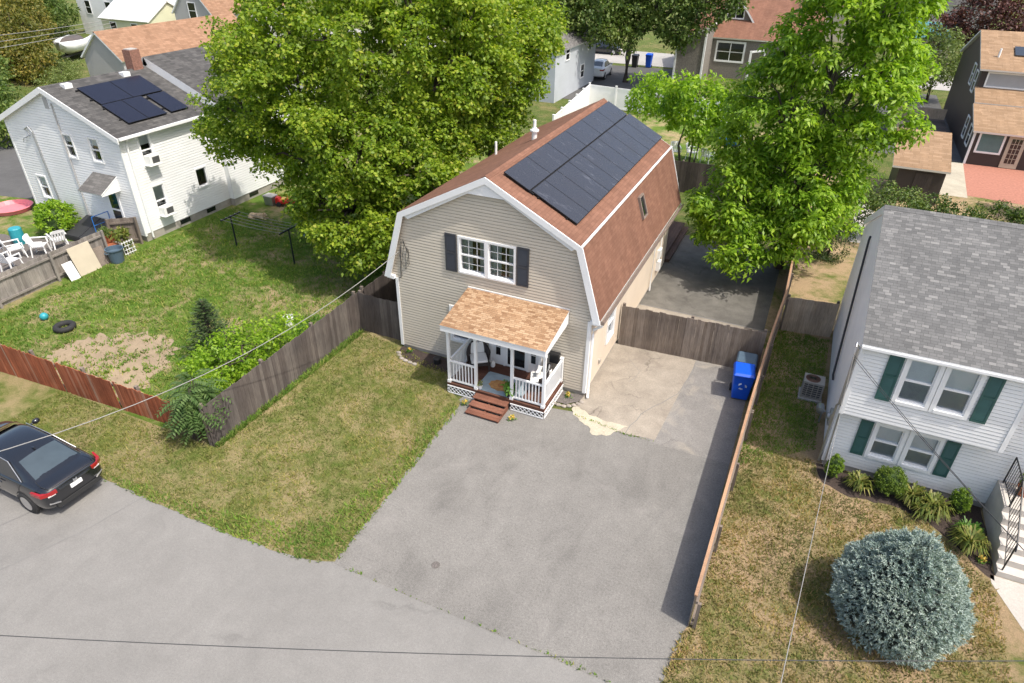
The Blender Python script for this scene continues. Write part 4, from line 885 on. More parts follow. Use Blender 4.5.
# ------------------------------------------------------------------ fences
fence('board_fence', 'tall weathered grey board fence between the front lawn and side yard', [(-.08, .35), (-2.15, .36), (-2.15, -7.35)], 1.68, 'fence_grey', .145, .01, 2.5, side=-1, h1=1.55, jit=.03)
fence('board_fence', 'low red stained board fence leaning along the front of the left side yard', [(-3.0, -7.05), (-14.5, -7.66)], 1.0, 'fence_red', .10, .006, 2.4, side=-1, jit=.035, lean=.04, h1=1.55, miss=(33, 58))
fence('board_fence', 'long brown board fence with orange top rail running along the driveway edge', [(12.42, -7.42), (12.55, 0), (12.66, 4), (12.84, 7.6), (12.75, 14.2)], 1.10, 'fence_brown', .14, .01, 2.45, side=-1, h1=1.85, jit=.012, topcap=True, pd=-.22, pt=.075)
fence('board_fence', 'weathered brown board fence crossing the driveway beside the house', [(7.38, 3.72), (12.52, 4.02)], 1.70, 'fence_brown', .125, .012, 2.5, side=1, jit=.03)
fence('board_fence', 'tan board fence between the driveway fence and the white neighbour house', [(12.95, 7.55), (14.82, 7.8)], 1.50, 'fence_tan', .13, .008, 1.8, side=1, jit=.012)
fence('board_fence', 'dark board fence with a grey cap across the back yard behind the house', [(1.0, 21.7), (12.7, 22.3)], 1.85, 'fence_dark', .14, .008, 2.4, side=1, jit=.005)
fence('board_fence', 'dark brown board fence left of the house under the big maple', [(-2.0, .6), (-2.25, 19)], 1.75, 'fence_dark', .14, .008, 2.5, side=1, jit=.02)
b = thing('vinyl_fence', 'white vinyl privacy fence behind the main house', 'fence', (-6.3, 40.4, 0))
FVP = [(-5.1, 28.5), (-6.4, 40.4), (6.0, 39.0)]
for (p, q) in zip(FVP, FVP[1:]):
    p = Vector((*p, 0)); q = Vector((*q, 0)); k = round((q - p).length / 2.4); u = (q - p) / k
    for i in range(k):
        m_ = MB(); a = p + u * i; e = p + u * (i + 1); m_.bar(a + Vector((0, 0, .9)), e + Vector((0, 0, .9)), .03, 1.6); m_.bar(a + Vector((0, 0, 1.74)), e + Vector((0, 0, 1.74)), .06, .12); m_.bar(a + Vector((0, 0, .12)), e + Vector((0, 0, .12)), .06, .12); m_.build('panel', 'white', b)
        m_ = MB(); m_.box(a.x - .065, a.x + .065, a.y - .065, a.y + .065, 0, 1.9); m_.box(a.x - .08, a.x + .08, a.y - .08, a.y + .08, 1.9, 1.95); m_.build('post', 'white', b)

# ------------------------------------------------------------------ white neighbour house on the right
nb = thing('neighbour_house', 'white house with a grey shingle roof and dark green shutters on the right', 'house', (14.86, -.2, 0))
NX0, NX1, NYF, NYO, NYB, NE, NR_ = 14.9, 27.0, -.2, -.62, 8.75, 4.62, 6.74
FN = Fr((0, NYO, 0), (1, 0, 0), (0, -1, 0)); FN0 = Fr((0, NYF, 0), (1, 0, 0), (0, -1, 0)); FNL = Fr((NX0, 0, 0), (0, 1, 0), (-1, 0, 0))
h1 = [window(nb, FN, 16.04, 16.72, 3.10, 4.42, .10, None, .52, screen=True), window(nb, FN, 16.94, 17.62, 3.10, 4.42, .10, None, .50, screen=True)]
h2 = [window(nb, FN0, 15.98, 16.64, .82, 1.92, .09, None, .5, screen=True), window(nb, FN0, 16.86, 17.52, .82, 1.92, .09, None, .5, screen=True)]
mb = MB(); siding(mb, FN, [(NX0 - .02, 2.3), (18.74, 2.3), (18.74, 4.62), (NX0 - .02, 4.62)], .11, .014, h1); mb.box(NX0 - .02, 18.74, NYO, NYF, 2.27, 2.299); siding(mb, Fr((18.74, 0, 0), (0, 1, 0), (1, 0, 0)), [(NYO, 2.3), (NYF, 2.3), (NYF, 4.6), (NYO, 4.6)], .11, .014); mb.build('overhang_wall', 'white_siding', nb)
mb = MB(); siding(mb, FN0, [(NX0, .22), (NX1, .22), (NX1, 2.28), (NX0, 2.28)], .11, .014, h2); siding(mb, FN0, [(18.78, 2.28), (NX1, 2.28), (NX1, 4.6), (18.78, 4.6)], .11, .014); mb.build('front_wall', 'white_siding', nb)
ym = (NYO + NYB) / 2
mb = MB(); siding(mb, FNL, [(NYF, .22), (NYB - .35, .22), (NYB - .35, 4.5), (ym, NR_ - .12), (NYO + .02, 4.55), (NYO + .02, 2.28), (NYF, 2.28)], .11, .014); mb.build('side_wall', 'white_siding', nb)
mb = MB(); siding(mb, Fr((NX1, 0, 0), (0, 1, 0), (1, 0, 0)), [(NYF, .22), (NYB - .35, .22), (NYB - .35, 4.5), (ym, NR_ - .12), (NYF, 4.55)], .11, .014); siding(mb, Fr((0, NYB - .35, 0), (1, 0, 0), (0, 1, 0)), [(NX0, .22), (NX1, .22), (NX1, 4.55), (NX0, 4.55)], .11, .014); mb.build('rear_wall', 'white_siding', nb)
mb = MB(); mb.box(NX0 + .03, NX1 - .03, NYF + .03, NYB - .38, -.05, .25); mb.build('foundation', 'concrete', nb)
mb = MB(); mb.slab((NX0 - .06, NYO - .12, NE - .02), (NX1 + .2, NYO - .12, NE - .02), (NX1 + .2, ym, NR_), (NX0 - .06, ym, NR_), .07, 0, 1); mb.slab((NX0 - .06, NYB + .02, NE - .02), (NX1 + .2, NYB + .02, NE - .02), (NX1 + .2, ym, NR_), (NX0 - .06, ym, NR_), .07, 0, 1)
for s in (-1, 1): mb.slab((NX0 - .065, ym + s * .16, NR_ - .062), (NX1 + .2, ym + s * .16, NR_ - .062), (NX1 + .2, ym, NR_ + .022), (NX0 - .065, ym, NR_ + .022), .012, 0, 0)
nroof = mb.build('roof', ['grey_roof', 'white'], nb)
mb = MB(); sl = (NR_ - NE) / (ym - NYO + .12)
mb.prism([(NX0 - .055, NYO - .14, NE - .05), (NX0 - .055, ym, NR_ - .03), (NX0 - .055, ym, NR_ - .26), (NX0 - .055, NYO - .14, NE - .26)], (.035, 0, 0)); mb.prism([(NX0 - .055, NYB + .03, NE - .05), (NX0 - .055, ym, NR_ - .03), (NX0 - .055, ym, NR_ - .26), (NX0 - .055, NYB + .03, NE - .26)], (.035, 0, 0)); mb.build('rake_trim', 'white', nb)
mb = MB(); mb.box(NX0 - .04, NX1 + .1, NYO - .21, NYO - .13, NE - .10, NE - .09); mb.box(NX0 - .04, NX1 + .1, NYO - .215, NYO - .205, NE - .10, NE - .03); mb.box(NX0 - .04, NX1 + .1, NYO - .13, NYO - .115, NE - .12, NE - .05); mb.build('gutter', 'white', nb)
mb = MB(); mb.box(NX0 - .04, NX1, NYO - .115, NYO, NE - .15, NE - .13); mb.build('soffit', 'white', nb)
for x, y0, z0, z1 in ((NX0 - .05, NYO - .03, 2.27, 4.5), (NX0 - .03, NYF - .03, .2, 2.27), (18.68, NYO - .03, 2.27, 4.5)):
    mb = MB(); mb.box(x, x + .11, y0, y0 + .11, z0, z1); mb.build('corner_trim', 'white', nb)
for fr, a, z in ((FN, (15.55, 15.90), (3.02, 4.56)), (FN, (17.78, 18.13), (3.02, 4.56)), (FN0, (15.52, 15.85), (.75, 1.97)), (FN0, (17.66, 18.0), (.75, 1.97))): shutter(nb, fr, *a, *z, 'green_shutter')
mb = MB(); q = [(NX0 - .07, 4.6, 5.9), (NX0 - .075, 4.5, 5.9), (NX0 - .075, 1.6, .75), (NX0 - .07, 1.3, .7)]
mb.tube([(NX0 - .06, 5.2, 5.3), (NX0 - .08, 5.1, 5.22), (NX0 - .08, 3.0, 1.25), (NX0 - .05, 2.9, 1.1)], .035, 8); mb.build('black_conduit', 'black', nb)
mb = MB(); mb.tube([(NX0 - .1, NYO - .06, 4.45), (NX0 - .13, NYO - .02, 4.1), (NX0 - .1, NYO + .1, 2.5), (NX0 - .1, NYF + .02, 2.2), (NX0 - .08, NYF + .05, .1)], .032, 8); mb.tube([(NX0 + .08, NYF - .05, .02), (NX0 + .02, NYF - .06, 2.15), (NX0 - .08, NYO - .05, 2.6), (NX0 - .09, NYO - .05, 4.3)], .02, 6); mb.tube([(NX0 - .1, NYO - .10, 4.5), (NX0 - .2, NYO - .15, 4.62), (NX0 - .2, NYO - .25, 4.55)], .03, 8); mb.build('service_pipes', 'metal', nb)
mb = MB(); mb.fbox(FNL, .3, .62, 1.1, 1.55, .0, .12); mb.lathe((NX0 - .12, .46, 1.35), [(.1, 0), (.1, -.06), (.05, -.07)], 12, 0, 'x'); mb.build('meter_box', 'metal', nb)
mb = MB(); mb.tube([(14.72, 1.9, 0), (14.72, 1.9, .5), (14.72, 2.2, .55), (14.72, 2.2, .3), (14.85, 2.2, .3)], .03, 7); mb.lathe((14.66, 2.03, .48), [(.02, -.16), (.12, -.14), (.13, 0), (.12, .14), (.02, .16)], 12, 0, 'y'); mb.build('gas_meter', 'metal', nb)
# front steps with landing and iron railing
mb = MB(); SX0, SX1 = 19.14, 21.2
mb.box(SX0, SX1, -1.30, -.22, -.02, 1.13)
for i in range(5): mb.box(SX0, SX1, -1.30 - .28 * (i + 1), -1.30 - .28 * i, -.02, 1.13 - .19 * (i + 1))
stp = mb.build('steps', 'conc_step', nb)
def iron_rail(x):
    b = MB(); p = [(x, -.30, 1.13), (x, -1.28, 1.13), (x, -2.62, .19)]
    b.tube([(x, -.30, 2.02), (x, -1.28, 2.02), (x, -2.62, 1.10), (x, -2.72, .95)], .02, 6); b.tube([(x, -.30, 1.24), (x, -1.28, 1.24), (x, -2.62, .33)], .014, 6)
    for y in (-.30, -1.28, -2.62): b.tube([(x, y, 1.13 if y > -2 else .15), (x, y, 2.02 if y > -2 else 1.10)], .02, 6)
    k = 18
    for i in range(1, k):
        y = -.30 - 2.32 * i / k; zt = 2.02 if y > -1.28 else 2.02 - (-(y + 1.28)) * .92 / 1.34; b.tube([(x, y, zt - .78 if y > -1.28 else zt - .77), (x, y, zt)], .008, 5)
    return b.build('iron_railing', 'black', nb)
iron_rail(SX0 + .10); iron_rail(SX1 - .1)
mb = MB(); mb.fbox(FN0, 19.75, 20.75, 1.15, 3.2, .005, .05); nd = mb.build('front_door', 'green_shutter', nb); mb = MB(); mb.fbox(FN0, 19.65, 19.75, 1.15, 3.3, .0, .07); mb.fbox(FN0, 20.75, 20.85, 1.15, 3.3, .0, .07); mb.fbox(FN0, 19.75, 20.75, 3.2, 3.3, .0, .07); mb.build('door_frame', 'white', nd)
pot('porch_planter', 'terracotta pot with a leafy plant on the landing of the concrete front steps', 19.62, -.62, 1.13, .17, .28, 'terracotta', None, 'bgleaf', 120, .2, .25, size=.12, seed=9)
# condenser
b = MB(); b.lathe((6.25, -8.35, .0), [(.0, .006), (.10, .006), (.11, .014), (.0, .016)], 18); tag(b.build('valve_cover', 'gravel'), 'small round valve cover set in the driveway near the street', 'valve cover')
t = thing('air_conditioner', 'beige outdoor air conditioner with a round brown fan guard beside the white house wall', 'air conditioner', (14.36, 3.3, 0))
b = MB(); b.box(13.92, 14.80, 2.92, 3.70, 0, .08); b.build('base_pad', 'concrete', t)
b = MB(); b.box(14.0, 14.72, 3.0, 3.62, .08, .74, 1); b.build('coil', 'ac_dark', t) if False else None
b = MB(); b.box(14.02, 14.70, 3.02, 3.60, .10, .72); t_c = b.build('coil', 'ac_dark', t)
b = MB(); b.box(13.98, 14.74, 2.98, 3.64, .72, .80); b.box(13.98, 14.74, 2.98, 3.64, .08, .14)
for x in (13.98, 14.69):
    for y in (2.98, 3.59): b.box(x, x + .05, y, y + .05, .14, .72)
for k in range(6): b.box(14.0, 14.72, 2.985, 2.995, .18 + .09 * k, .205 + .09 * k); b.box(13.985, 13.995, 3.0, 3.62, .18 + .09 * k, .205 + .09 * k)
for k in range(1, 4): b.box(13.98 + .19 * k - .015, 13.98 + .19 * k + .015, 2.975, 2.99, .14, .72)
b.build('casing', 'mat_ac', t)
b = MB(); b.lathe((14.30, 3.31, .80), [(.27, 0), (.28, .012), (.26, .02), (.0, .025)], 22); gu = b.build('fan_guard', 'ac_fan', t)
b = MB()
for k in range(10): a = math.pi * k / 10; b.bar((14.30 - .27 * math.cos(a), 3.31 - .27 * math.sin(a), .83), (14.30 + .27 * math.cos(a), 3.31 + .27 * math.sin(a), .83), .012, .01)
b.build('guard_wires', 'black', gu)
t.scale = (.86, .86, .92)
# planting
shrub('dwarf_shrub', 'small bright green pointed shrub at the white house corner', 'shrub', (15.20, -.72, .42), (.24, .24, .46), 'arbor', .04, 3200, 'dwarf evergreens in the mulch bed', seed=21)
shrub('dwarf_shrub', 'small bright green pointed shrub beside the concrete steps', 'shrub', (18.42, -.70, .42), (.27, .27, .46), 'arbor', .04, 3400, 'dwarf evergreens in the mulch bed', seed=22)
shrub('boxwood_bush', 'round clipped boxwood bush under the lower window of the white house', 'bush', (16.66, -.72, .46), (.46, .44, .46), 'boxwood', .035, 9000, None, seed=23)
lily('clump of strappy green and yellow leaves between the small corner shrub and the clipped boxwood', 15.92, -.86, .42, .42, 130, seed=31)
lily('clump of strappy leaves just right of the clipped boxwood', 17.25, -.80, .46, .48, 150, seed=32)
lily('pale variegated clump of strappy leaves nearest the second shutter', 17.80, -1.02, .52, .5, 170, seed=33)
lily('yellowing clump of strappy leaves spilling toward the blue spruce', 17.55, -1.25, .42, .38, 110, seed=36)
lily('large arching clump of strappy leaves beside the foot of the steps', 18.55, -2.05, .50, .5, 190, seed=34)
lily('low dark green clump of strappy leaves behind the yellow flower', 18.62, -1.55, .42, .36, 110, 'fern', seed=35)
solar_lamp(18.86, -2.3, 'single yellow flower beside the concrete front steps')
# blue spruce
SPX, SPY = 16.60, -5.33
t = thing('blue_spruce', 'wide rounded blue spruce on the right lawn', 'tree', (SPX, SPY, 0)); g = np.random.default_rng(5)
n = 8200; d = unit(g.normal(size=(n, 3))); d[:, 2] = np.where(d[:, 2] < -.25, -d[:, 2], d[:, 2])
prof = lambda z: np.where(z < .35, .84 + .16 * np.sin(np.clip(z / .35, 0, 1) * math.pi / 2), np.cos(np.clip((z - .35) / .65, 0, 1) * math.pi / 2 * .93) ** .86)
zf = (d[:, 2] + .25) / 1.25; aa = np.arctan2(d[:, 1], d[:, 0]); lump = 1 + .03 * np.sin(aa * 5 + zf * 9) + .03 * np.sin(aa * 11 - zf * 17) + .03 * np.sin(zf * 58 + 2 * np.sin(aa * 3)) + .025 * np.sin(aa * 23 + zf * 41) + g.normal(0, .012, n); layer = g.choice([1, .98, .95, .88], n)
RS, HS = 1.34, 2.5
P = np.c_[SPX + np.cos(aa) * prof(zf) * RS * lump * layer, SPY + np.sin(aa) * prof(zf) * RS * lump * layer, .10 + zf * HS * (.95 + .05 * layer) * np.where(zf > .8, lump, 1)]
out = unit(np.c_[np.cos(aa), np.sin(aa), .15 + 1.3 * zf ** 2] + g.normal(0, .2, (n, 3)))
V = []
for k in range(10):
    ax = unit(out + g.normal(0, .55, (n, 3))); sd_ = unit(np.cross(ax, g.normal(size=(n, 3)))); L = (.056 * g.uniform(.6, 1.3, n))[:, None]; s0 = P - out * .05 + out * (g.uniform(0, .09, n)[:, None])
    V.append(np.stack([s0 - sd_ * .009, s0 + sd_ * .009, s0 + ax * L + sd_ * .005, s0 + ax * L - sd_ * .005], 1))
np_mesh('needles', np.concatenate(V).reshape(-1, 3), 4, 'spruce', t)
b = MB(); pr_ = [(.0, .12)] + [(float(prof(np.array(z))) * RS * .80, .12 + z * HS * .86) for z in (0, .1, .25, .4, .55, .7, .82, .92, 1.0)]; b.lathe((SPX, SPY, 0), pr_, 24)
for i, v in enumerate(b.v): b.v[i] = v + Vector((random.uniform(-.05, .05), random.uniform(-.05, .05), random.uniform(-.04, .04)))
b.build('filler_core', 'spruce_core', t); b = MB(); b.tube([(SPX, SPY, -.05), (SPX, SPY, 1.4)], .12, 9, 0, .06); b.build('trunk', 'bark', t)  # solid dark core added inside the needles so light does not pass through

# ------------------------------------------------------------------ white house on the left
lh = thing('solar_roof_house', 'white two storey house with dark roof and navy solar panels at the upper left', 'house', (-20.6, 6, 0))
WX0, WX1, WY0, WY1, WE, WR = -24.55, -16.62, 2.77, 8.45, 5.28, 7.02; wxm = (WX0 + WX1) / 2 - .1
FWF = Fr((0, WY0, 0), (1, 0, 0), (0, -1, 0)); FWR = Fr((WX1, 0, 0), (0, 1, 0), (1, 0, 0)); FWJ = Fr((WX1 + .3, 0, 0), (0, 1, 0), (1, 0, 0))
hf = [window(lh, FWF, -20.45, -19.87, 3.78, 4.85, .08, None, .3), window(lh, FWF, -18.65, -18.05, 3.82, 4.88, .08, None, .3), window(lh, FWF, -23.6, -23.0, 1.25, 2.35, .08, None, .4)]
hw = [window(lh, FWR, 3.80, 4.42, 3.55, 4.95, .08, None, .3), window(lh, FWR, 3.82, 4.44, .98, 2.48, .08, None, .45), window(lh, FWR, 6.55, 7.22, 1.62, 2.55, .08, None, None, single=True)]
mb = MB(); siding(mb, FWF, [(WX0, .30), (WX1, .30), (WX1, WE - .08), (wxm, WR - .14), (WX0, WE - .08)], .13, .016, hf); mb.build('front_wall', 'white_siding', lh)
mb = MB(); siding(mb, FWR, [(WY0, .40), (WY1, .40), (WY1, WE - .08), (WY0, WE - .08)], .13, .016, hw); siding(mb, FWJ, [(WY1, .40), (17.5, .40), (17.5, WE + .1), (WY1, WE + .1)], .13, .016); mb.fbox(Fr((0, WY1, 0), (1, 0, 0), (0, -1, 0)), WX1 - .02, WX1 + .3, .4, WE + .1, -.1, 0); mb.build('side_wall', 'white_siding', lh)
mb = MB(); mb.face([(WX0, WY0, .3), (WX0, 17.5, .3), (WX0, 17.5, WE), (WX0, WY0, WE)]); mb.face([(WX0, 17.5, .3), (WX1 + .3, 17.5, .3), (WX1 + .3, 17.5, WE), (wxm, 17.5, WR + .1), (WX0, 17.5, WE)]); mb.build('rear_wall', 'white_siding', lh)
mb = MB(); mb.box(WX0 + .03, WX1 - .02, WY0 + .03, 17.4, -.05, .42); mb.box(WX1 - .02, WX1 + .27, WY1 + .02, 17.4, -.05, .42); mb.build('foundation', 'found', lh)
for a in ((4.9, 5.55), (6.7, 7.3)):
    mb = MB(); mb.fbox(FWR, *a, .12, .34, -.03, .0); mb.build('basement_window', 'darkglass', lh)
mb = MB(); mb.fbox(FWJ, 9.6, 10.3, .12, .34, -.04, -.01); mb.build('basement_window', 'darkglass', lh)
mb = MB(); ex = .28; mb.slab((WX1 + ex, WY0 - .2, WE - .1), (WX1 + ex, WY1 + .05, WE - .1), (wxm, WY1 + .05, WR), (wxm, WY0 - .2, WR), .1, 0, 1); mb.slab((WX0 - ex, WY0 - .2, WE - .1), (WX0 - ex, WY1 + .05, WE - .1), (wxm, WY1 + .05, WR), (wxm, WY0 - .2, WR), .1, 0, 1)
mb.slab((WX1 + ex + .3, WY1 + .02, WE + .22), (WX1 + ex + .3, 17.8, WE + .22), (wxm, 17.8, WR + .45), (wxm, WY1 + .02, WR + .45), .42, 0, 1); mb.slab((WX0 - ex, WY1 + .02, WE + .22), (WX0 - ex, 17.8, WE + .22), (wxm, 17.8, WR + .45), (wxm, WY1 + .02, WR + .45), .42, 0, 1)
lroof = mb.build('roof', ['dark_roof', 'white'], lh)
mb = MB()
for x0, x1 in ((WX1 + ex + .02, wxm), (WX0 - ex - .02, wxm)): mb.prism([(x0, WY0 - .225, WE - .12), (x1, WY0 - .225, WR - .02), (x1, WY0 - .225, WR - .27), (x0, WY0 - .225, WE - .36)], (0, .05, 0))
mb.build('rake_trim', 'white', lh)
mb = MB(); mb.box(WX1 + ex, WX1 + ex + .1, WY0 - .15, WY1, WE - .22, WE - .1); mb.box(WX1, WX1 + ex, WY0, WY1, WE - .24, WE - .22); mb.build('gutter', 'white', lh)
mb = MB(); mb.box(WX1 - .05, WX1 + .035, WY0 - .035, WY0 + .08, .3, WE - .2); mb.build('corner_trim', 'white', lh); mb = MB(); mb.box(WX0 - .03, WX0 + .08, WY0 - .035, WY0 + .08, .3, WE - .2); mb.build('corner_trim', 'white', lh)
mb = MB(); mb.tube([FWR(3.05, WE - .25, .3), FWR(3.1, WE - .5, .08), FWR(3.1, .15, .08)], .045, 8); mb.build('downspout', 'white', lh)
mb = MB(); mb.tube([(-20.42, WY0 - .06, WE + 1.0), (-20.42, WY0 - .06, .3)], .03, 7); mb.build('cable_conduit', 'greige', lh)
mb = MB(); mb.tube([(-22.9, WY0 - .06, 4.55), (-23.05, WY0 - .1, 4.8), (-22.75, WY0 - .1, 4.95), (-22.6, WY0 - .07, 4.7), (-22.35, WY0 - .07, .5)], .04, 7); mb.tube([(-22.9, WY0 - .08, 4.5), (-23.4, WY0 - .1, 4.3), (-23.5, WY0 - .1, 4.1)], .02, 6); mb.build('service_mast', 'metal', lh)
mb = MB(); mb.fbox(FWF, -20.95, -20.72, 6.0, 6.5, 0, .05); mb.build('gable_vent', 'greige', lh)
CW = (wxm, WR); T = Vector((WX1 + ex - wxm, 0, WE - .1 - WR)).normalized(); NT = Vector((-T.z, 0, T.x))
def lsp(s, y, d): return Vector((wxm, y, WR)) + T * s + NT * d
mb = MB()
for s in (.9, 1.8, 2.6, 3.6): mb.bar(lsp(s, 3.7, .04), lsp(s, 7.3, .04), .05, .05, 0, NT)
la = mb.build('solar_array', 'panel_frame', lh)
for i in range(2): panel(.78, 2.33, 3.85 + i * 1.77, 5.60 + i * 1.77, la, lsp, cell='solar_navy')
for i in range(2): panel(2.36, 4.05, 3.80 + i * 1.12, 4.90 + i * 1.12, la, lsp, cell='solar_navy')
panel(2.42, 4.05, 6.28, 7.36, la, lsp, cell='solar_navy')
for y in (3.65, 6.85):
    mb = MB(); q = lsp(.42, y, 0); mb.box(q.x - .16, q.x + .16, y - .2, y + .2, q.z - .05, q.z + .16); mb.build('roof_vent', 'white', lroof)
mb = MB(); mb.box(-21.05, -20.50, 7.62, 8.2, 6.4, 7.9); mb.box(-21.0, -20.55, 7.67, 8.15, 7.9, 7.94, 1); mb.build('chimney', ['brick', 'concrete'], lroof)
# window air conditioners
for y, z in ((4.11, 3.62), (4.13, 1.05)):
    b = MB(); b.fbox(FWR, y - .30, y + .30, z, z + .42, .02, .42); b.fbox(FWR, y - .36, y + .36, z - .05, z - .01, .0, .46); ac = b.build('window_air_conditioner', 'white_plastic', lh); b = MB(); b.fbox(FWR, y - .16, y + .24, z + .06, z + .36, .42, .427); b.build('grille', 'ac_dark', ac)
# entry hood and door
mb = MB(); mb.slab((-19.05, 1.72, 2.62), (-17.45, 1.72, 2.62), (-17.45, 2.76, 3.22), (-19.05, 2.76, 3.22), .06, 0, 1)
for x in (-19.03, -17.51): mb.prism([(x, 1.76, 2.5), (x, 1.76, 2.58), (x, 2.76, 3.12), (x, 2.76, 2.5)], (.04, 0, 0), 1)
mb.build('entry_hood', ['hood_roof', 'white'], lh)
mb = MB(); mb.fbox(FWF, -18.55, -17.75, .45, 2.5, .0, .05); ld = mb.build('side_door', 'white', lh); mb = MB(); mb.fbox(FWF, -18.43, -17.87, 1.5, 2.4, .05, .058); mb.fbox(FWF, -18.43, -17.87, .6, 1.4, .05, .058); mb.build('door_glass', 'darkglass', ld)
mb = MB(); mb.box(-18.9, -17.5, 1.75, WY0, -.02, .22); mb.box(-18.9, -17.5, 2.05, WY0, .22, .43); mb.build('entry_steps', 'concrete', lh)
mb = MB()
for y in (1.8, 2.7): mb.tube([(-18.85, y, .2), (-18.85, y, 1.25)], .02, 6)
mb.tube([(-18.85, 1.8, 1.25), (-18.85, 2.7, 1.25)], .02, 6); mb.tube([(-18.85, 1.8, .8), (-18.85, 2.7, .8)], .015, 6); mb.build('hand_rail', 'toy_blue', lh)
# ------------------------------------------------------------------ cars
M['car_black'] = plain('black_car_paint', (.010, .011, .014), .22, var=.05, coat=1.0, spec=.5)
M['car_white'] = plain('white_car_paint', (.75, .76, .77), .25, var=.03, coat=.6)
M['car_silver'] = plain('silver_car_paint', (.40, .43, .46), .28, .3, var=.03, coat=.6)
M['car_glass'] = plain('tinted_car_glass', (.015, .019, .022), .07, var=.05, spec=.9, coat=.6)
M['rear_glass'] = plain('pale_rear_glass', (.05, .068, .078), .10, var=.12, spec=.8, coat=.5)  # base colour paler than the other car windows
def car(name, label, loc, rz, paint, tall=1.0, group=None, cat='car', detail=True):
    t = thing(name, label, cat, loc, group, rz); ORG[t.name] = Vector((0, 0, 0)); kz = tall
    ST = [(-2.30, .64, .44, .62, .84, .90), (-2.25, .79, .34, .62, .91, .985), (-2.02, .87, .24, .60, .95, 1.035), (-1.5, .895, .20, .60, .95, 1.05), (-.8, .90, .19, .60, .94, 1.02), (.4, .90, .19, .60, .92, 1.0), (1.2, .89, .19, .58, .90, .97), (1.8, .875, .21, .56, .82, .88), (2.15, .80, .26, .52, .72, .77), (2.31, .58, .34, .50, .62, .66)]
    V = []; Fc = []; nsec = 13
    for x, w_, zb, zm, zs, zt in ST:
        h = [(0, zb), (w_ * .85, zb), (w_ * .985, zb + .10), (w_, zm), (w_ * .965, zs), (w_ * .80, zt), (0, zt + .03)]
        V += [(x, y, z * kz) for y, z in h] + [(x, -y, z * kz) for y, z in h[-2:0:-1]]
    ns = 12
    for i in range(len(ST) - 1):
        for k in range(ns): Fc.append((i * ns + k, i * ns + (k + 1) % ns, (i + 1) * ns + (k + 1) % ns, (i + 1) * ns + k))
    Fc += [tuple(range(ns - 1, -1, -1)), tuple((len(ST) - 1) * ns + k for k in range(ns))]
    def mk(nm, V, Fc, mat, sub): 
        b = MB(); b.v = [Vector(v) for v in V]; b.f = Fc; b.m = [0] * len(Fc); return b.build(nm, mat, t, True, 0, sub, True)
    mk('body', V, Fc, paint, 2)
    CT = [(-1.95, 1.02, .62), (-1.72, 1.07, .62), (-.95, 1.37, .57), (-.45, 1.425, .565), (.1, 1.44, .56), (.55, 1.40, .56), (1.25, 1.05, .64), (1.45, .99, .66)]
    V = []; Fc = []
    for x, z, tw in CT:
        h = [(.82, .90), (.80 - (.80 - tw) * .25, .90 + (z - .90) * .35), (tw + .03, z - .045), (tw * .86, z), (0, z + .022)]
        V += [(x, y, q * kz) for y, q in h] + [(x, -y, q * kz) for y, q in h[-2::-1]]
    ns = 9
    for i in range(len(CT) - 1):
        for k in range(ns - 1): Fc.append((i * ns + k, i * ns + k + 1, (i + 1) * ns + k + 1, (i + 1) * ns + k))
    mk('cabin', V, Fc, paint, 2)
    def patch(nm, x0, z0, w0, x1, z1, w1, mat, off):
        V = []; Fc = []; n1, n2 = 5, 9
        for i in range(n1):
            s = i / (n1 - 1)
            for k in range(n2):
                q = -1 + 2 * k / (n2 - 1); V.append((x0 + (x1 - x0) * s, q * (w0 + (w1 - w0) * s), (z0 + (z1 - z0) * s + .035 * (1 - q * q) + off) * kz))
        for i in range(n1 - 1):
            for k in range(n2 - 1): a = i * n2 + k; Fc.append((a, a + 1, a + n2 + 1, a + n2))
        mk(nm, V, Fc, mat, 0)
    patch('rear_window', -1.70, 1.065, .60, -1.0, 1.345, .50, 'rear_glass', .004); patch('windshield', 1.22, 1.05, .62, .62, 1.365, .50, 'car_glass', .008)
    for s in (-1, 1):
        yz = lambda z: s * (.815 - (z - .93) / (1.36 - .93) * .215)
        for q in ([(-1.28, .99), (-.24, .965), (-.24, 1.345), (-.72, 1.33)], [(-.18, .965), (.98, .955), (.40, 1.345), (-.18, 1.35)]):
            b = MB(); b.prism([(x, yz(z), z * kz) for x, z in q], (0, s * .008, 0)); b.build('side_window', 'car_glass', t, local=True)
        if detail:
            b = MB(); b.tube([(-1.34, yz(1.0), 1.0 * kz), (-.72, yz(1.34) + s * .01, 1.345 * kz), (-.2, yz(1.36) + s * .01, 1.37 * kz), (.42, yz(1.36) + s * .01, 1.36 * kz)], .012, 5); b.build('window_trim', 'silver', t, local=True)
        b = MB(); b.prism([(-2.315, s * .50, .81 * kz), (-2.275, s * .70, .80 * kz), (-2.15, s * .865, .80 * kz), (-1.86, s * .912, .84 * kz), (-1.86, s * .86, .84 * kz), (-2.1, s * .80, .80 * kz), (-2.2, s * .66, .80 * kz), (-2.22, s * .50, .81 * kz)], (0, 0, .11 * kz)); tl = b.build('tail_light', 'red_lens', t, local=True)
        b = MB(); b.prism([(-2.302, s * .55, .775 * kz), (-2.27, s * .735, .775 * kz), (-2.2, s * .70, .775 * kz), (-2.2, s * .55, .775 * kz)], (0, 0, .04)); b.build('lamp_lens', 'clear_lens', tl, local=True)
        b = MB(); b.prism([(2.30, s * .50, .60 * kz), (2.22, s * .70, .60 * kz), (1.95, s * .845, .64 * kz), (1.9, s * .78, .70 * kz), (2.15, s * .5, .68 * kz)], (0, 0, .07)); b.build('headlight', 'clear_lens', t, local=True)
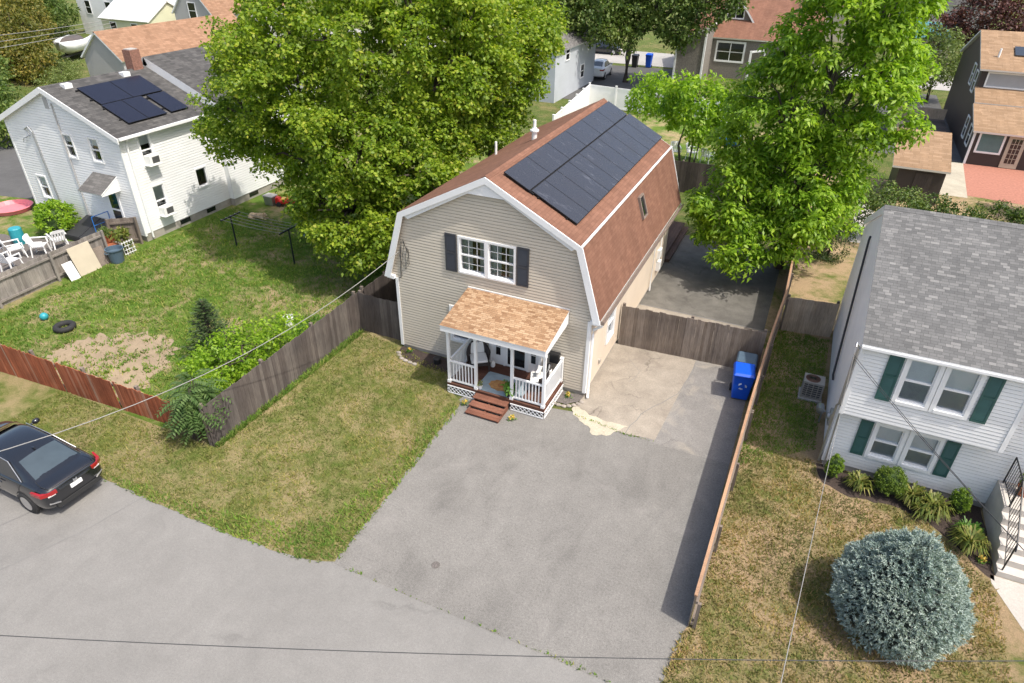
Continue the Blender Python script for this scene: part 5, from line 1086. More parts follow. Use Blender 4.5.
        b = MB(); b.tube([(.78, s * .84, 1.0 * kz), (.76, s * .93, 1.01 * kz)], .03, 6); b.ball((.76, s * 1.0, 1.03 * kz), (.09, .12, .085), 10); b.build('mirror', paint, t, True, local=True)
        for x in (-1.36, 1.36):
            b = MB(); b.lathe((x, s * .80, .33), [(.20, 0), (.31, -.02), (.33, s * .03), (.33, s * .09), (.30, s * .115), (.20, s * .105)], 22, 0, 'y'); wh = b.build('wheel', 'tyre', t, True, local=True)
            b = MB(); b.lathe((x, s * .80, .33), [(.05, s * .09), (.06, s * .12), (.0, s * .125)], 12, 0, 'y')
            for k in range(5):
                a = 2 * math.pi * k / 5; u = Vector((math.cos(a), 0, math.sin(a))); c = Vector((x, s * .905, .33)); b.bar(c + u * .04, c + u * .21, .05, .02, 0, (0, 1, 0))
            b.lathe((x, s * .80, .33), [(.20, s * .09), (.225, s * .115), (.205, s * .12)], 20, 0, 'y'); b.build('rim', 'silver', wh, local=True)
            b = MB(); b.lathe((x, s * .80, .35), [(.02, 0), (.385, 0), (.39, s * .085), (.37, s * .092), (.02, s * .06)], 22, 0, 'y'); b.build('wheel_arch', 'tyre', t, local=True)
    if detail:
        b = MB(); b.box(-2.335, -2.30, -.16, .16, .68, .80); b.build('licence_plate', 'white_plastic', t, local=True)
        b = MB(); b.box(-2.33, -2.27, -.44, .44, .835, .875); b.build('boot_trim', 'car_glass', t, local=True)
        b = MB(); b.box(-2.345, -2.328, -.055, .055, .835, .85); b.box(-2.345, -2.328, -.05, -.03, .85, .915); b.box(-2.345, -2.328, .03, .05, .85, .915); b.box(-2.345, -2.328, -.03, .03, .875, .89); b.build('boot_badge', 'silver', t, local=True)
        for s in (-1, 1):
            b = MB(); b.tube([(-.21, s * .905, .30), (-.21, s * .912, .62), (-.21, s * .872, .95)], .006, 4); b.tube([(-1.22, s * .895, .62), (-1.30, s * .865, .98)], .006, 4); b.tube([(.98, s * .90, .34), (.99, s * .905, .62), (.98, s * .86, .93)], .006, 4); b.build('door_gap', 'tyre', t, local=True)
            b = MB(); b.bar((-.42, s * .92, .82), (-.62, s * .92, .82), .03, .03); b.build('door_handle', paint, t, local=True)
        b = MB(); b.tube([(-2.24, -.64, .99), (-2.0, -.70, 1.045), (-1.78, -.66, 1.075)], .007, 4); b.tube([(-2.24, .64, .99), (-2.0, .70, 1.045), (-1.78, .66, 1.075)], .007, 4); b.tube([(-2.255, -.66, .985), (-2.275, 0, 1.0), (-2.255, .66, .985)], .007, 4); b.build('boot_gap', 'tyre', t, local=True)
        b = MB(); b.box(-2.32, -2.2, -.62, .62, .33, .46); b.build('bumper_insert', 'tyre', t, local=True)
        for s in (-1, 1):
            b = MB(); b.bar((-2.325, s * .52, .50), (-2.24, s * .76, .56), .03, .025); b.build('reflector', 'silver', t, local=True)
        b = MB(); b.prism([(-.95, -.012, 1.375), (-.78, -.012, 1.40), (-.93, -.012, 1.455)], (0, .024, 0)); b.build('roof_antenna', paint, t, local=True)
    return t
car('parked_sedan', 'glossy black sedan parked at the edge of the front lawn on the street', (-5.95, -10.52, 0), R(178.5), 'car_black')
car('parked_suv', 'white SUV in the driveway beyond the white vinyl fence', (-9.6, 53.4, 0), R(94), 'car_white', 1.18, None, 'SUV', False)
car('parked_sedan', 'small dark car seen side on along the far street behind the trees', (-13.6, 67.5, 0), R(3), 'car_black', 1.0, None, 'car', False)
car('parked_sedan', 'silver car at the top right edge beyond the purple tree', (30.5, 86, 0), R(80), 'car_silver', 1.05, None, 'car', False)
cart(-7.75, 60.2, R(0), 'black', 'black wheeled bin by the far driveway, left of another bin', h=1.3)
cart(-6.35, 60.8, R(0), 'blue_bin', 'blue wheeled bin at the end of the far driveway', h=1.4)

# ------------------------------------------------------------------ big trees
LOB = [(-7.7, 4.5, 8.2, 2.7), (-4.4, 6.0, 9.3, 3.0), (-2.4, 9.0, 8.7, 2.8), (-4.3, 4.2, 5.7, 2.3), (-4.6, 3.2, 3.3, 1.6), (-11.1, 5.2, 6.6, 1.7), (-7.6, 4.3, 5.1, 1.5), (-3.0, 7.0, 5.7, 2.2), (-2.6, 4.6, 3.3, 1.5), (-7.2, 6.5, 10.3, 2.7), (-3.4, 9.0, 10.8, 2.8), (-2.5, 3.3, 2.7, 1.1), (-13.2, 6.2, 5.0, 1.3), (-9.4, 5.2, 5.4, 1.5), (-10.2, 6.2, 8.8, 2.0), (-5.4, 3.3, 2.6, 1.0), (-3.9, 2.6, 2.3, 1.0), (-6.0, 3.3, 3.5, 1.0), (-2.0, 5.2, 4.6, 1.4), (-1.8, 8.5, 6.4, 1.1)]
tree('maple_tree', 'huge yellow green maple spreading over the left side yard and house roof', 'tree', (-5.6, 6.2, 0), LOB, 'maple', .155, 115, 1.6, (.36, .66), .34, None, 'bark', .75, .25, 11, .2, flat=.65, updir=.65, knobs=3, upb=.75)
LOB2 = [(-1.9, 12.8, 7.6, 2.1), (-2.6, 15, 9.6, 2.6), (-5.2, 14, 10.5, 3.2), (-1.9, 12.0, 5.4, 1.7), (-.9, 13.4, 8.6, 1.6), (-5, 12.5, 6, 2.6)]
tree('maple_tree', 'darker maple behind the house roof, right of the huge yellow green one', 'tree', (-3.2, 14.5, 0), LOB2, 'maple', .17, 100, 1.5, (.38, .7), .28, None, 'bark', .75, .25, 12, .2, flat=.65, updir=.65, knobs=2, upb=.75)
LOR = [(12.6, 13, 9.8, 2.5), (11.1, 13, 7.2, 2.4), (13.3, 13, 7.9, 2.3), (9.9, 12, 3.6, 1.7), (12.4, 12.6, 4.3, 2.3), (10.9, 11.0, 2.3, 1.05), (14.7, 14, 9.3, 1.4), (8.7, 12, 2.9, .95), (12.9, 13, 12.0, 2.4), (13.8, 13.4, 3.1, 1.3), (12.2, 11.7, 2.6, 1.2), (10.9, 13.5, 9.2, 1.3), (13.7, 13.4, 5.2, 1.5), (9.5, 11.4, 2.0, .9), (10.4, 10.3, 1.9, 1.0), (11.8, 10.9, 2.4, 1.0), (14.2, 13.6, 11.6, 1.3), (10.0, 12.6, 5.6, 1.4), (9.6, 11.2, 3.0, 1.1), (12.9, 11.6, 3.6, 1.2)]
tree('leafy_tree', 'tall bright green tree with drooping leaves beside the back yard fence', 'tree', (12.3, 13.6, 0), LOR, 'walnut', .24, 78, 1.6, (.34, .62), .26, None, 'bark_grey', .44, .5, 21, .25, spread=.5, flat=.7, updir=.6, upb=.9, knobs=2)
tree('fence_line_shrub', 'dark green columnar evergreen by the tan fence under the bright green tree', 'shrub', (14.3, 15.6, 0), [(14.3, 15.4, 1.3, (.95, .95, 1.4)), (14.2, 15.4, 2.7, (.75, .75, 1.2))], 'darkleaf', .10, 110, 4.0, (.22, .38), .08, None, 'bark', .4, .1, 25, .2)
ML = [(5.3, 27, 4.3, 1.6), (1.4, 30, 3.6, 1.5), (7.5, 27, 3.9, 1.5), (3.4, 28.2, 3.4, 1.2), (5.9, 26.4, 2.9, 1.2), (3.9, 27.4, 4.6, 1.0)]
tree('ornamental_tree', 'bushy bright green multi stemmed tree in the yard behind the dark fence', 'tree', (5.0, 27.6, 0), ML, 'walnut', .30, 40, 1.5, (.35, .65), .09, None, 'bark_grey', .5, .45, 31, .25, stems=3)
ST_ = [(-8.3, 48, 6.9, 2.9), (-3.1, 50, 7.3, 2.9), (-12.2, 46.5, 7.4, 2.9), (.4, 50, 7.9, 2.4), (2.6, 50.5, 8.6, 1.9), (-6, 51.5, 9.4, 3.6), (-1, 52, 10, 3.2), (-10.5, 50, 10, 3.4), (-6.0, 48.5, 4.9, 1.5), (-1.2, 49, 5.2, 1.5)]
tree('street_tree', 'broad dark green shade tree over the far street and driveway', 'tree', (-6.4, 51.9, 0), ST_, 'bgleaf', .30, 48, 1.0, (.5, .95), .33, None, 'bark_grey', .65, .3, 41, .25)
tree('garden_tree', 'soft pale green tree beside the dark brown house', 'tree', (21.0, 56, 0), [(21, 56, 3.6, 2.1), (19.6, 55, 2.9, 1.5), (22.3, 57, 3.3, 1.6), (20.4, 56, 5.0, 1.4)], 'paleleaf', .25, 40, 1.1, (.5, .9), .14, None, 'bark', .55, .3, 51)
tree('garden_tree', 'dark purple leaved tree beyond the pale green one', 'tree', (26.5, 80, 0), [(26.5, 80, 4.8, 3.0), (23.2, 79, 3.9, 2.0), (29.8, 80, 4.6, 2.5), (27, 81, 7, 2.2)], 'purple', .35, 40, .8, (.6, 1.0), .2, None, 'bark', .55, .2, 52)
tree('evergreen_tree', 'tall dark evergreen behind the boat at the top left', 'tree', (-87, 46, 0), [(-87, 46, 3, (4, 4, 2.6)), (-87, 46, 6.5, (3.4, 3.4, 2.8)), (-87, 46, 10, (2.5, 2.5, 2.6)), (-83.6, 45.5, 3.2, 2.2), (-80.5, 45, 2.4, 2.0), (-91, 46, 5, 3)], 'bgleaf', .5, 40, .6, (.7, 1.2), .3, None, 'bark', .3, .5, 53)
tree('hedgerow_tree', 'yellow green bushy tree at the far left edge', 'tree', (-64, 28, 0), [(-66.5, 31, 3.6, 3.0), (-63, 28, 3.2, 2.8), (-58.5, 26, 2.0, 2.0), (-70, 33, 4.5, 3.2), (-56.6, 24.6, 1.4, 1.5), (-60, 24, 2, 2.2)], 'yellowgreen', .30, 48, .95, (.5, 1.0), .22, None, 'bark', .6, .3, 54)
tree('hedgerow_tree', 'green bushy tree at the left edge below the yellow green one', 'tree', (-52, 17, 0), [(-52, 17, 2.6, 2.4), (-49, 15.2, 2.0, 2.0), (-56, 19, 3, 2.8), (-46, 14, 1.4, 1.6)], 'bgleaf', .28, 46, 1.0, (.5, .9), .16, None, 'bark', .6, .3, 55)
tree('hedgerow_tree', 'dark green bushy tree beyond the left driveway', 'tree', (-41, 11, 0), [(-41, 11.5, 1.9, 1.8), (-39, 10.2, 1.4, 1.4), (-43.6, 12.5, 2.2, 2.0), (-46, 11, 2.4, 2.2)], 'bgleaf', .26, 46, 1.1, (.45, .8), .13, None, 'bark', .6, .3, 56)
tree('hedgerow_tree', 'tall olive tree at the top left corner', 'tree', (-88, 44, 0), [(-92, 45, 4, 4.0), (-80, 40, 3, 2.8), (-96, 47, 6, 4.5), (-84, 41, 5, 3)], 'yellowgreen', .45, 40, .6, (.7, 1.2), .3, None, 'bark', .6, .3, 57)
for i, (x, y, r, h, lab) in enumerate([(16.9, 19.0, 1.5, 2.6, 'bright green loose shrub behind the ridge of the grey shingle roof, nearest the shed'), (19.2, 18.6, 1.5, 2.4, 'dark leafy shrub behind the grey shingle roof, in the middle of the row'), (21.6, 18.4, 1.6, 2.5, 'dark leafy shrub with pale blooms behind the grey shingle roof'), (24.2, 18.0, 1.7, 3.2, 'tallest dark shrub behind the grey shingle roof at the right edge')]):
    tree('back_shrub', lab, 'shrub', (x, y, 0), [(x, y, h * .55, (r, r, h * .55)), (x - .5, y + .4, h * .8, r * .6), (x + .6, y - .2, h * .7, r * .6)], 'hedge' if i else 'bgleaf', .15, 60, 2.4, (.28, .5), .07, 'shrubs behind the grey shingle roof', 'bark', .5, .3, 60 + i)
tree('overhanging_tree', 'dark green tree crown at the right edge over the brick patio', 'tree', (25.2, 26.5, 0), [(25.2, 26.5, 3.4, 1.35), (26.2, 26.2, 4.4, 1.2), (26, 25.6, 2.4, 1.2)], 'hedge', .2, 40, 1.6, (.35, .6), .1, None, 'bark', .6, .3, 66)

tree('weedy_shrub', 'patch of tall rough weeds between the hedgerow trees and grey garage', 'shrub', (-57, 28, 0), [(-57, 27.5, .5, (2.6, 1.6, .7)), (-54.6, 26, .5, (1.8, 1.2, .8)), (-60, 30, .5, (2, 1.5, .6)), (-53, 24, .5, (1.6, 1.2, .7))], 'paleleaf', .2, 40, 1.4, (.3, .6), .05, None, 'bark', .4, .1, 58)
# ------------------------------------------------------------------ side yard plants
def conifer(label, x, y, h, r, mat, seed):
    t = thing('young_fir', label, 'tree', (x, y, 0)); g = np.random.default_rng(seed); V = []; b = MB(); b.tube([(x, y, -.05), (x, y, h)], .05, 7, 0, .01)
    z = .18
    while z < h - .05:
        L = r * (1 - z / h) ** .85 + .06; nb_ = 8
        for k in range(nb_):
            a = 2 * math.pi * (k / nb_) + g.uniform(0, .8); u = np.array([math.cos(a), math.sin(a), .08 + .25 * z / h]); p0 = np.array([x, y, z]); p1 = p0 + u * L * g.uniform(.8, 1.12); b.tube([tuple(p0), tuple(p1)], .012, 4, 0, .004)
            m_ = int(26 * L / r) + 8; s = g.uniform(.1, 1, m_)[:, None]; P = p0 + (p1 - p0) * s; sd_ = np.cross(u, [0, 0, 1.]); sgn = g.choice([-1, 1], m_)[:, None]
            ax = unit(u * .8 + sd_ * sgn * g.uniform(.3, 1, m_)[:, None] + g.normal(0, .22, (m_, 3))); ll = (.17 * g.uniform(.6, 1.2, m_))[:, None] * (1.1 - .5 * s); w2 = unit(np.cross(ax, g.normal(0, .4, (m_, 3)) + [0, 0, 1.])) * .022
            V.append(np.stack([P - w2, P + w2, P + ax * ll + w2 * .3, P + ax * ll - w2 * .3], 1))
        z += .13
    np_mesh('needles', np.concatenate(V).reshape(-1, 3), 4, mat, t); b.build('trunk', 'bark', t); return t
conifer('young dark green fir standing in the side yard behind the grey fence', -5.9, -3.5, 2.35, 1.15, 'pine', 3)
def frond_plant(name, label, x, y, h, nf, fl, mat, seed, stems=3, lean=(0, 0)):
    t = thing(name, label, 'plant', (x, y, 0)); g = np.random.default_rng(seed); V = []; b = MB()
    for s in range(stems):
        e = np.array([x + g.normal(0, .3) + lean[0], y + g.normal(0, .3) + lean[1], h * g.uniform(.7, 1)]); o = np.array([x + g.normal(0, .1), y + g.normal(0, .1), -.02]); b.tube([tuple(o), tuple((o + e) / 2 + g.normal(0, .05, 3)), tuple(e)], .025, 6, 0, .012)
        for f in range(nf):
            p = o + (e - o) * g.uniform(.25, 1); a = g.uniform(0, 6.283); u = np.array([math.cos(a), math.sin(a), 0]); L = fl * g.uniform(.6, 1.1); n = 11
            for i in range(1, n + 1):
                q = i / n; c = p + u * L * q + np.array([0, 0, L * (.35 * q - .6 * q * q)]); sdv = np.array([-u[1], u[0], 0]); ll = fl * .24 * (1 - .45 * abs(q - .45))
                for sg in (-1, 1):
                    ax = unit(sdv * sg + u * .45 + np.array([0, 0, -.35 + g.normal(0, .12)])); w2 = unit(np.cross(ax, [0, 0, 1.])) * ll * .17
                    V.append([c, c + ax * ll * .45 + w2, c + ax * ll, c + ax * ll * .45 - w2])
    np_mesh('foliage', np.array(V).reshape(-1, 3), 4, mat, t); b.build('stem', 'bark', t); return t
frond_plant('sumac', 'feathery leaved sumac growing over the end of the grey fence beside the red fence', -2.85, -7.3, 2.1, 22, .9, 'sumac', 7, 5, (-.15, .35))
tree('overgrown_shrub', 'bright green leafy shrub piled against the inside of the grey fence', 'shrub', (-3.9, -4.0, 0), [(-3.9, -4.9, .9, (.95, 1.0, .9)), (-4.2, -3.6, .95, (1.05, 1.05, .95)), (-3.5, -2.3, .85, (.85, .9, .85)), (-4.9, -4.5, .6, (.8, .85, .65)), (-3.4, -6.0, .8, (.8, .7, .7))], 'walnut', .13, 40, 3.6, (.2, .38), .06, None, 'bark', .55, .2, 71)
shrub('low_weeds', 'low leafy weeds along the inside of the grey fence by the white bucket', 'plant', (-3.3, -.9, .25), (.8, .9, .35), 'fern', .10, 1300, loose=.3, body=False, seed=8)
b = MB(); b.lathe((-4.95, -.55, 0), [(.17, 0), (.20, .36), (.215, .37), (.20, .38), (.17, .05)], 16); tag(b.build('bucket', 'white_plastic'), 'white plastic bucket on the grass behind the grey fence', 'bucket')
b = MB(); b.lathe((-3.0, 0.9, 0), [(.2, 0), (.25, .5), (.26, .52), (.22, .52)], 16); tag(b.build('water_pail', 'metal'), 'pale grey metal pail near the inside corner of the grey fence', 'pail')
shrub('round_bush', 'round bright green bush in front of the white house wall', 'bush', (-21.4, 1.65, .72), (.98, .92, .82), 'walnut', .15, 3400, seed=77, loose=.2)

# ------------------------------------------------------------------ side yard things
def tpost(x, y, h, label):
    t = thing('clothesline_post', label, 'clothesline post', (x, y, 0), 'T shaped clothesline posts'); b = MB(); b.tube([(x, y, -.05), (x, y, h)], .04, 8); b.build('pole', 'alu', t)
    b = MB(); b.bar((x, y - .62, h), (x, y + .62, h), .06, .06); b.build('crossbar', 'alu', t); b = MB()
    for k in range(5): b.tube([(x, y - .58 + .29 * k, h + .02), (x, y - .58 + .29 * k, h + .07)], .015, 5)
    b.build('hooks', 'metal', t)
tpost(-12.3, 4.3, 1.55, 'dark T shaped clothesline post nearer the white house')
tpost(-8.4, 3.9, 1.75, 'dark T shaped clothesline post nearer the huge maple')
for k in range(5): wire('clothesline', 'thin pale washing line strung between the two T shaped posts', sag((-12.3, 4.3 - .58 + .29 * k, 1.60), (-8.4, 3.9 - .58 + .29 * k, 1.80), .06, 8), .008, 'cable_pale', 'clothesline', 'washing lines between the posts')
b = MB()
for i in range(28):
    for k in range(10): pass
R0, r0 = .30, .12; b.v = []; 
for i in range(28):
    for k in range(12):
        a, q = 2 * math.pi * i / 28, 2 * math.pi * k / 12; rr0 = R0 + r0 * math.cos(q) * (1 if abs(math.cos(q)) < .8 else .92); b.v.append(Vector((-12.6 + rr0 * math.cos(a), -4.6 + rr0 * math.sin(a), .11 + r0 * .9 * math.sin(q))))
b.f = [(i * 12 + k, i * 12 + (k + 1) % 12, ((i + 1) % 28) * 12 + (k + 1) % 12, ((i + 1) % 28) * 12 + k) for i in range(28) for k in range(12)]; b.m = [0] * len(b.f)
tag(b.build('old_tyre', 'tyre', smooth=True), 'old black tyre lying flat on the patchy grass', 'tyre')
b = MB(); b.ball((-14.0, -4.45, .14), .16, 16); tag(b.build('play_ball', 'tealplastic', smooth=True), 'small teal ball on the grass near the old tyre', 'ball')
b = MB(); b.lathe((-9.5, 6.8, 0), [(.1, .03), (.42, .05), (.5, .14), (.52, .14), (.44, .02), (.1, .0)], 20, 0, 'z', (1.25, .8)); tag(b.build('sled', 'toy_blue'), 'bright blue plastic sled on the shaded grass beneath the maple', 'sled')
t = thing('ride_on_toy', 'red and yellow ride on toy car on the grass by the white house', 'toy car', (-13.9, 9.8, 0), None, R(25)); ORG[t.name] = Vector((0, 0, 0))
b = MB(); b.prism([(-.5, -.28, .14), (.5, -.28, .14), (.52, -.28, .36), (.22, -.28, .42), (.12, -.28, .34), (-.22, -.28, .34), (-.34, -.28, .55), (-.5, -.28, .5)], (0, .56, 0)); b.build('toy_body', 'toy_red', t, bevel=.04, local=True)
for x in (-.32, .32):
    for y in (-.3, .3):
        b = MB(); b.lathe((x, y, .14), [(.02, -.05), (.14, -.05), (.14, .05), (.02, .05)], 14, 0, 'y'); b.build('wheel', 'tyre', t, local=True)
b = MB(); b.tube([(.16, -.1, .40), (.05, -.1, .62), (.05, .1, .62), (.16, .1, .40)], .025, 7); b.build('handlebar', 'toy_yellow', t, local=True); b = MB(); b.box(-.2, .08, -.2, .2, .345, .40); b.build('seat', 'toy_yellow', t, local=True)
t = thing('storage_tote', 'small grey plastic crate beside the red toy car', 'crate', (-14.7, 9.5, 0)); b = MB()
b.hexa([(-14.98, 9.3, 0), (-14.42, 9.3, 0), (-14.42, 9.7, 0), (-14.98, 9.7, 0), (-15.02, 9.26, .5), (-14.38, 9.26, .5), (-14.38, 9.74, .5), (-15.02, 9.74, .5)]); b.build('body', 'metal', t, bevel=.02); b = MB(); b.box(-15.05, -14.35, 9.23, 9.77, .5, .56); b.build('lid', 'greige', t, bevel=.02)
# dog
t = thing('dog', 'tan and white dog lying on the sunny lawn by the white house wall', 'dog', (-13.9, 7.55, 0), None, R(12)); ORG[t.name] = Vector((0, 0, 0))
b = MB()
for c, r in (((-.30, 0, .15), (.20, .17, .16)), ((-.08, .02, .15), (.22, .15, .15)), ((.16, .0, .16), (.20, .16, .17)), ((.33, -.02, .22), (.11, .10, .13)), ((.44, -.04, .28), (.11, .09, .10)), ((.55, -.05, .25), (.09, .05, .05)), ((-.34, -.17, .09), (.15, .08, .09)), ((-.34, .17, .09), (.15, .08, .09))): b.ball(c, r, 14)
b.tube([(-.36, -.2, .06), (-.14, -.24, .04), (-.04, -.23, .04)], .045, 8, 0, .035); b.tube([(-.36, .2, .06), (-.14, .24, .04), (-.04, .23, .04)], .045, 8, 0, .035); b.tube([(.22, -.1, .12), (.36, -.13, .05), (.56, -.13, .04)], .05, 8, 0, .035); b.tube([(.22, .1, .12), (.36, .12, .05), (.56, .11, .04)], .05, 8, 0, .035); b.tube([(-.46, 0, .14), (-.62, .08, .06), (-.74, .18, .04)], .045, 8, 0, .02)
bd = b.build('dog_body', 'dog_tan', t, True, local=True); rm = bd.modifiers.new('remesh', 'REMESH'); rm.mode = 'VOXEL'; rm.voxel_size = .022; rm.use_smooth_shade = True
sm = bd.modifiers.new('smooth', 'SMOOTH'); sm.iterations = 4; sm.factor = .5
for s in (-1, 1):
    b = MB(); b.prism([(.40, -.04 + s * .05, .36), (.46, -.04 + s * .07, .37), (.40, -.04 + s * .12, .27)], (.02, 0, .01)); b.build('ear', 'mat_brown', t, local=True)
b = MB(); b.ball((.63, -.05, .26), (.02, .025, .02), 8); b.build('nose', 'black', t, local=True)
# weathered fence, patio and clutter by the white house
fence('board_fence', 'weathered grey board fence with two long rails beside the plastic chairs', [(-16.45, -7.3), (-16.85, .75)], 1.32, 'fence_pale', .15, .01, 2.5, side=-1, jit=.02, rail='fence_pale')
fence('board_fence', 'short reddish brown board fence at the corner of the white house', [(-17.75, 1.75), (-16.75, 2.62)], 1.35, 'fence_brown', .14, .008, 1.3, side=-1, jit=.02)
def panel_lean(name, label, x, y0, y1, h, mat, base=.35):
    b = MB(); b.hexa([(x, y0, 0), (x + .03, y0, 0), (x + .03, y1, 0), (x, y1, 0), (x - base, y0, h), (x - base + .03, y0, h), (x - base + .03, y1, h), (x - base, y1, h)]); return tag(b.build(name, mat), label, 'panel')
panel_lean('leaning_panel', 'large cream panel leaning on the weathered fence', -16.15, -1.25, -.2, 1.25, 'cream_door', .38); panel_lean('leaning_panel', 'small white panel leaning low on the weathered fence', -16.1, -1.75, -1.3, .75, 'white_plastic', .3); panel_lean('leaning_panel', 'grey wooden panel between the cream sheet and terracotta planter', -16.25, -.15, .35, .8, 'fence_brown', .3)
t = thing('terracotta_planter', 'stepped terracotta planter full of plants beside the blue grey tub', 'planter', (-17.0, .95, 0)); b = MB(); b.box(-17.5, -16.55, .72, 1.25, 0, .55); b.box(-17.5, -16.95, .74, 1.5, .55, .95); b.build('trough', 'terracotta', t, bevel=.03); g = np.random.default_rng(2)
np_mesh('foliage', leaves(np.c_[g.uniform(-17.4, -16.7, 14), g.uniform(.8, 1.4, 14), g.uniform(.7, 1.2, 14)], np.full(14, .18), 40, .12, .4, .2, .5, 4), 4, 'bgleaf', t)
t = thing('plastic_tub', 'blue grey plastic tub standing in front of the terracotta planter', 'tub', (-16.0, .55, 0)); b = MB(); b.lathe((-16.0, .55, 0), [(.28, 0), (.36, .62), (.40, .63), (.40, .68), (.35, .68), (.33, .5), (.02, .48)], 20); b.build('body', 'bluegrey', t)
for s in (-1, 1):
    b = MB(); b.tube([(-16.0 - .12, .55 + s * .38, .58), (-16.0 - .08, .55 + s * .46, .56), (-16.0 + .08, .55 + s * .46, .56), (-16.0 + .12, .55 + s * .38, .58)], .02, 6); b.build('handle', 'bluegrey', t)
pot('yard_planter', 'tall yellow green plant in a dark pot behind the blue grey tub', -16.5, 1.45, 0, .2, .35, 'black', None, 'lily', 260, .38, .7, size=.22, seed=12)
t = thing('garden_trellis', 'small white lattice trellis beside the blue grey tub', 'trellis', (-16.0, 1.35, 0)); b = MB()
for k in range(5): b.bar((-16.15, 1.12 + .14 * k, 0), (-16.2, 1.12 + .14 * k, .7), .03, .02)
for k in range(4): b.bar((-16.13 - .02 * k, 1.08, .1 + .18 * k), (-16.13 - .02 * k, 1.72, .1 + .18 * k), .02, .03)
b.build('slats', 'white_plastic', t)
t = thing('cellar_hatch', 'black sloping cellar hatch beside the round bush', 'hatch', (-19.6, 1.9, 0)); b = MB(); b.prism([(-20.6, 1.25, .0), (-20.6, 1.25, .22), (-20.6, 2.74, .75), (-20.6, 2.74, 0)], (2.2, 0, 0)); b.build('hatch_body', 'blackrough', t)
for x in (-20.55, -19.48):
    b = MB(); b.hexa([(x, 1.27, .235), (x + 1.02, 1.27, .235), (x + 1.02, 2.7, .745), (x, 2.7, .745), (x, 1.26, .27), (x + 1.02, 1.26, .27), (x + 1.02, 2.69, .78), (x, 2.69, .78)]); b.build('hatch_door', 'blackrough', t)
b = MB(); b.lathe((-26.7, 2.6, 0), [(.9, 0), (1.0, .22), (1.06, .24), (1.0, .26), (.85, .06), (.02, .05)], 26); tag(b.build('paddling_pool', 'pink'), 'pink plastic paddling pool at the left edge', 'paddling pool')
def plastic_chair():
    t = thing('plastic_chair', 'chair', 'chair', (0, 0, 0), 'white plastic chairs on the patio')
    b = MB(); b.hexa([(-.23, -.24, .40), (.23, -.24, .40), (.20, .22, .38), (-.20, .22, .38), (-.24, -.25, .43), (.24, -.25, .43), (.21, .22, .41), (-.21, .22, .41)]); b.build('seat', 'white_plastic', t)
    b = MB()
    for k in range(5): x = -.19 + .095 * k; b.hexa([(x - .032, .22, .42), (x + .032, .22, .42), (x + .032, .245, .42), (x - .032, .245, .42), (x * 1.15 - .034, .33, .80), (x * 1.15 + .034, .33, .80), (x * 1.15 + .034, .355, .80), (x * 1.15 - .034, .355, .80)])
    b.prism([(-.27, .325, .78), (-.26, .335, .86), (-.15, .35, .90), (.15, .35, .90), (.26, .335, .86), (.27, .325, .78)], (0, .03, 0)); b.build('backrest', 'white_plastic', t)
    for s in (-1, 1):
        for y in (-.24, .22):
            b = MB(); b.bar((s * .23, y, .42), (s * .28, y * 1.2, 0), .05, .04); b.build('leg', 'white_plastic', t)
        b = MB(); b.bar((s * .29, -.27, .42), (s * .29, -.25, .63), .05, .04); b.bar((s * .29, -.28, .64), (s * .28, .30, .66), .06, .03); b.build('arm', 'white_plastic', t)
    return t
pc = plastic_chair(); spots = [(-19.9, -.45, -20, 'white plastic chair nearest the tub, second from the right of the patio row'), (-20.6, -1.15, 10, 'white plastic chair in the middle of the patio row'), (-19.5, -2.1, 40, 'white plastic chair closest to the weathered fence at the left edge'), (-21.2, -1.75, 70, 'white plastic chair at the back of the patio by the teal barrel'), (-19.75, .42, 100, 'white plastic chair turned sideways by the black cellar hatch')]
for i, (x, y, a, lab) in enumerate(spots):
    o = pc if i == 0 else copy_tree(pc); o.scale = (1.15, 1.15, 1.15); o.location = (x, y, .0); o.rotation_euler = (0, 0, R(a + 150)); o['label'] = lab
for i, (x, y, a, lab) in enumerate([(3.9, 28.6, 20, 'white plastic chair behind the dark fence, leftmost under the multi stemmed tree'), (5.0, 28.9, 80, 'white plastic chair behind the dark fence, middle of three'), (6.1, 28.5, 160, 'white plastic chair behind the dark fence, rightmost of three')]):
    o = copy_tree(pc); o.location = (x, y, 0); o.rotation_euler = (0, 0, R(a)); o['label'] = lab; o['group'] = 'white chairs behind the dark fence'
t = thing('side_table', 'white plastic table top showing above the dark fence behind the house', 'table', (3.4, 24.2, 0)); b = MB(); b.box(2.8, 4.0, 23.8, 24.6, .72, .76); b.build('table_top', 'white_plastic', t)
for x in (2.9, 3.9):
    for y in (23.9, 24.5):
        b = MB(); b.box(x - .03, x + .03, y - .03, y + .03, 0, .72); b.build('leg', 'white_plastic', t)
b = MB(); b.lathe((-22.0, -.1, 0), [(.24, 0), (.30, .3), (.28, .8), (.24, .84), (.02, .84)], 16); tag(b.build('barrel', 'tealplastic'), 'teal barrel standing behind the white plastic chairs', 'barrel')
t = thing('grill', 'covered dark grill at the left edge of the patio', 'grill', (-22.6, -1.0, 0)); b = MB(); b.prism([(-23.1, -1.4, 0), (-22.2, -1.4, 0), (-22.2, -1.4, .95), (-22.4, -1.4, 1.1), (-22.9, -1.4, 1.1), (-23.1, -1.4, .95)], (0, .6, 0)); b.build('cover', 'blackrough', t, bevel=.06)
b = MB(); b.ball((6.9, 33.5, .45), (.85, .6, .5), 16, 0, .12); tag(b.build('tarp_bundle', 'toy_blue'), 'bright blue tarp covered heap in the yard behind the dark fence', 'tarp')
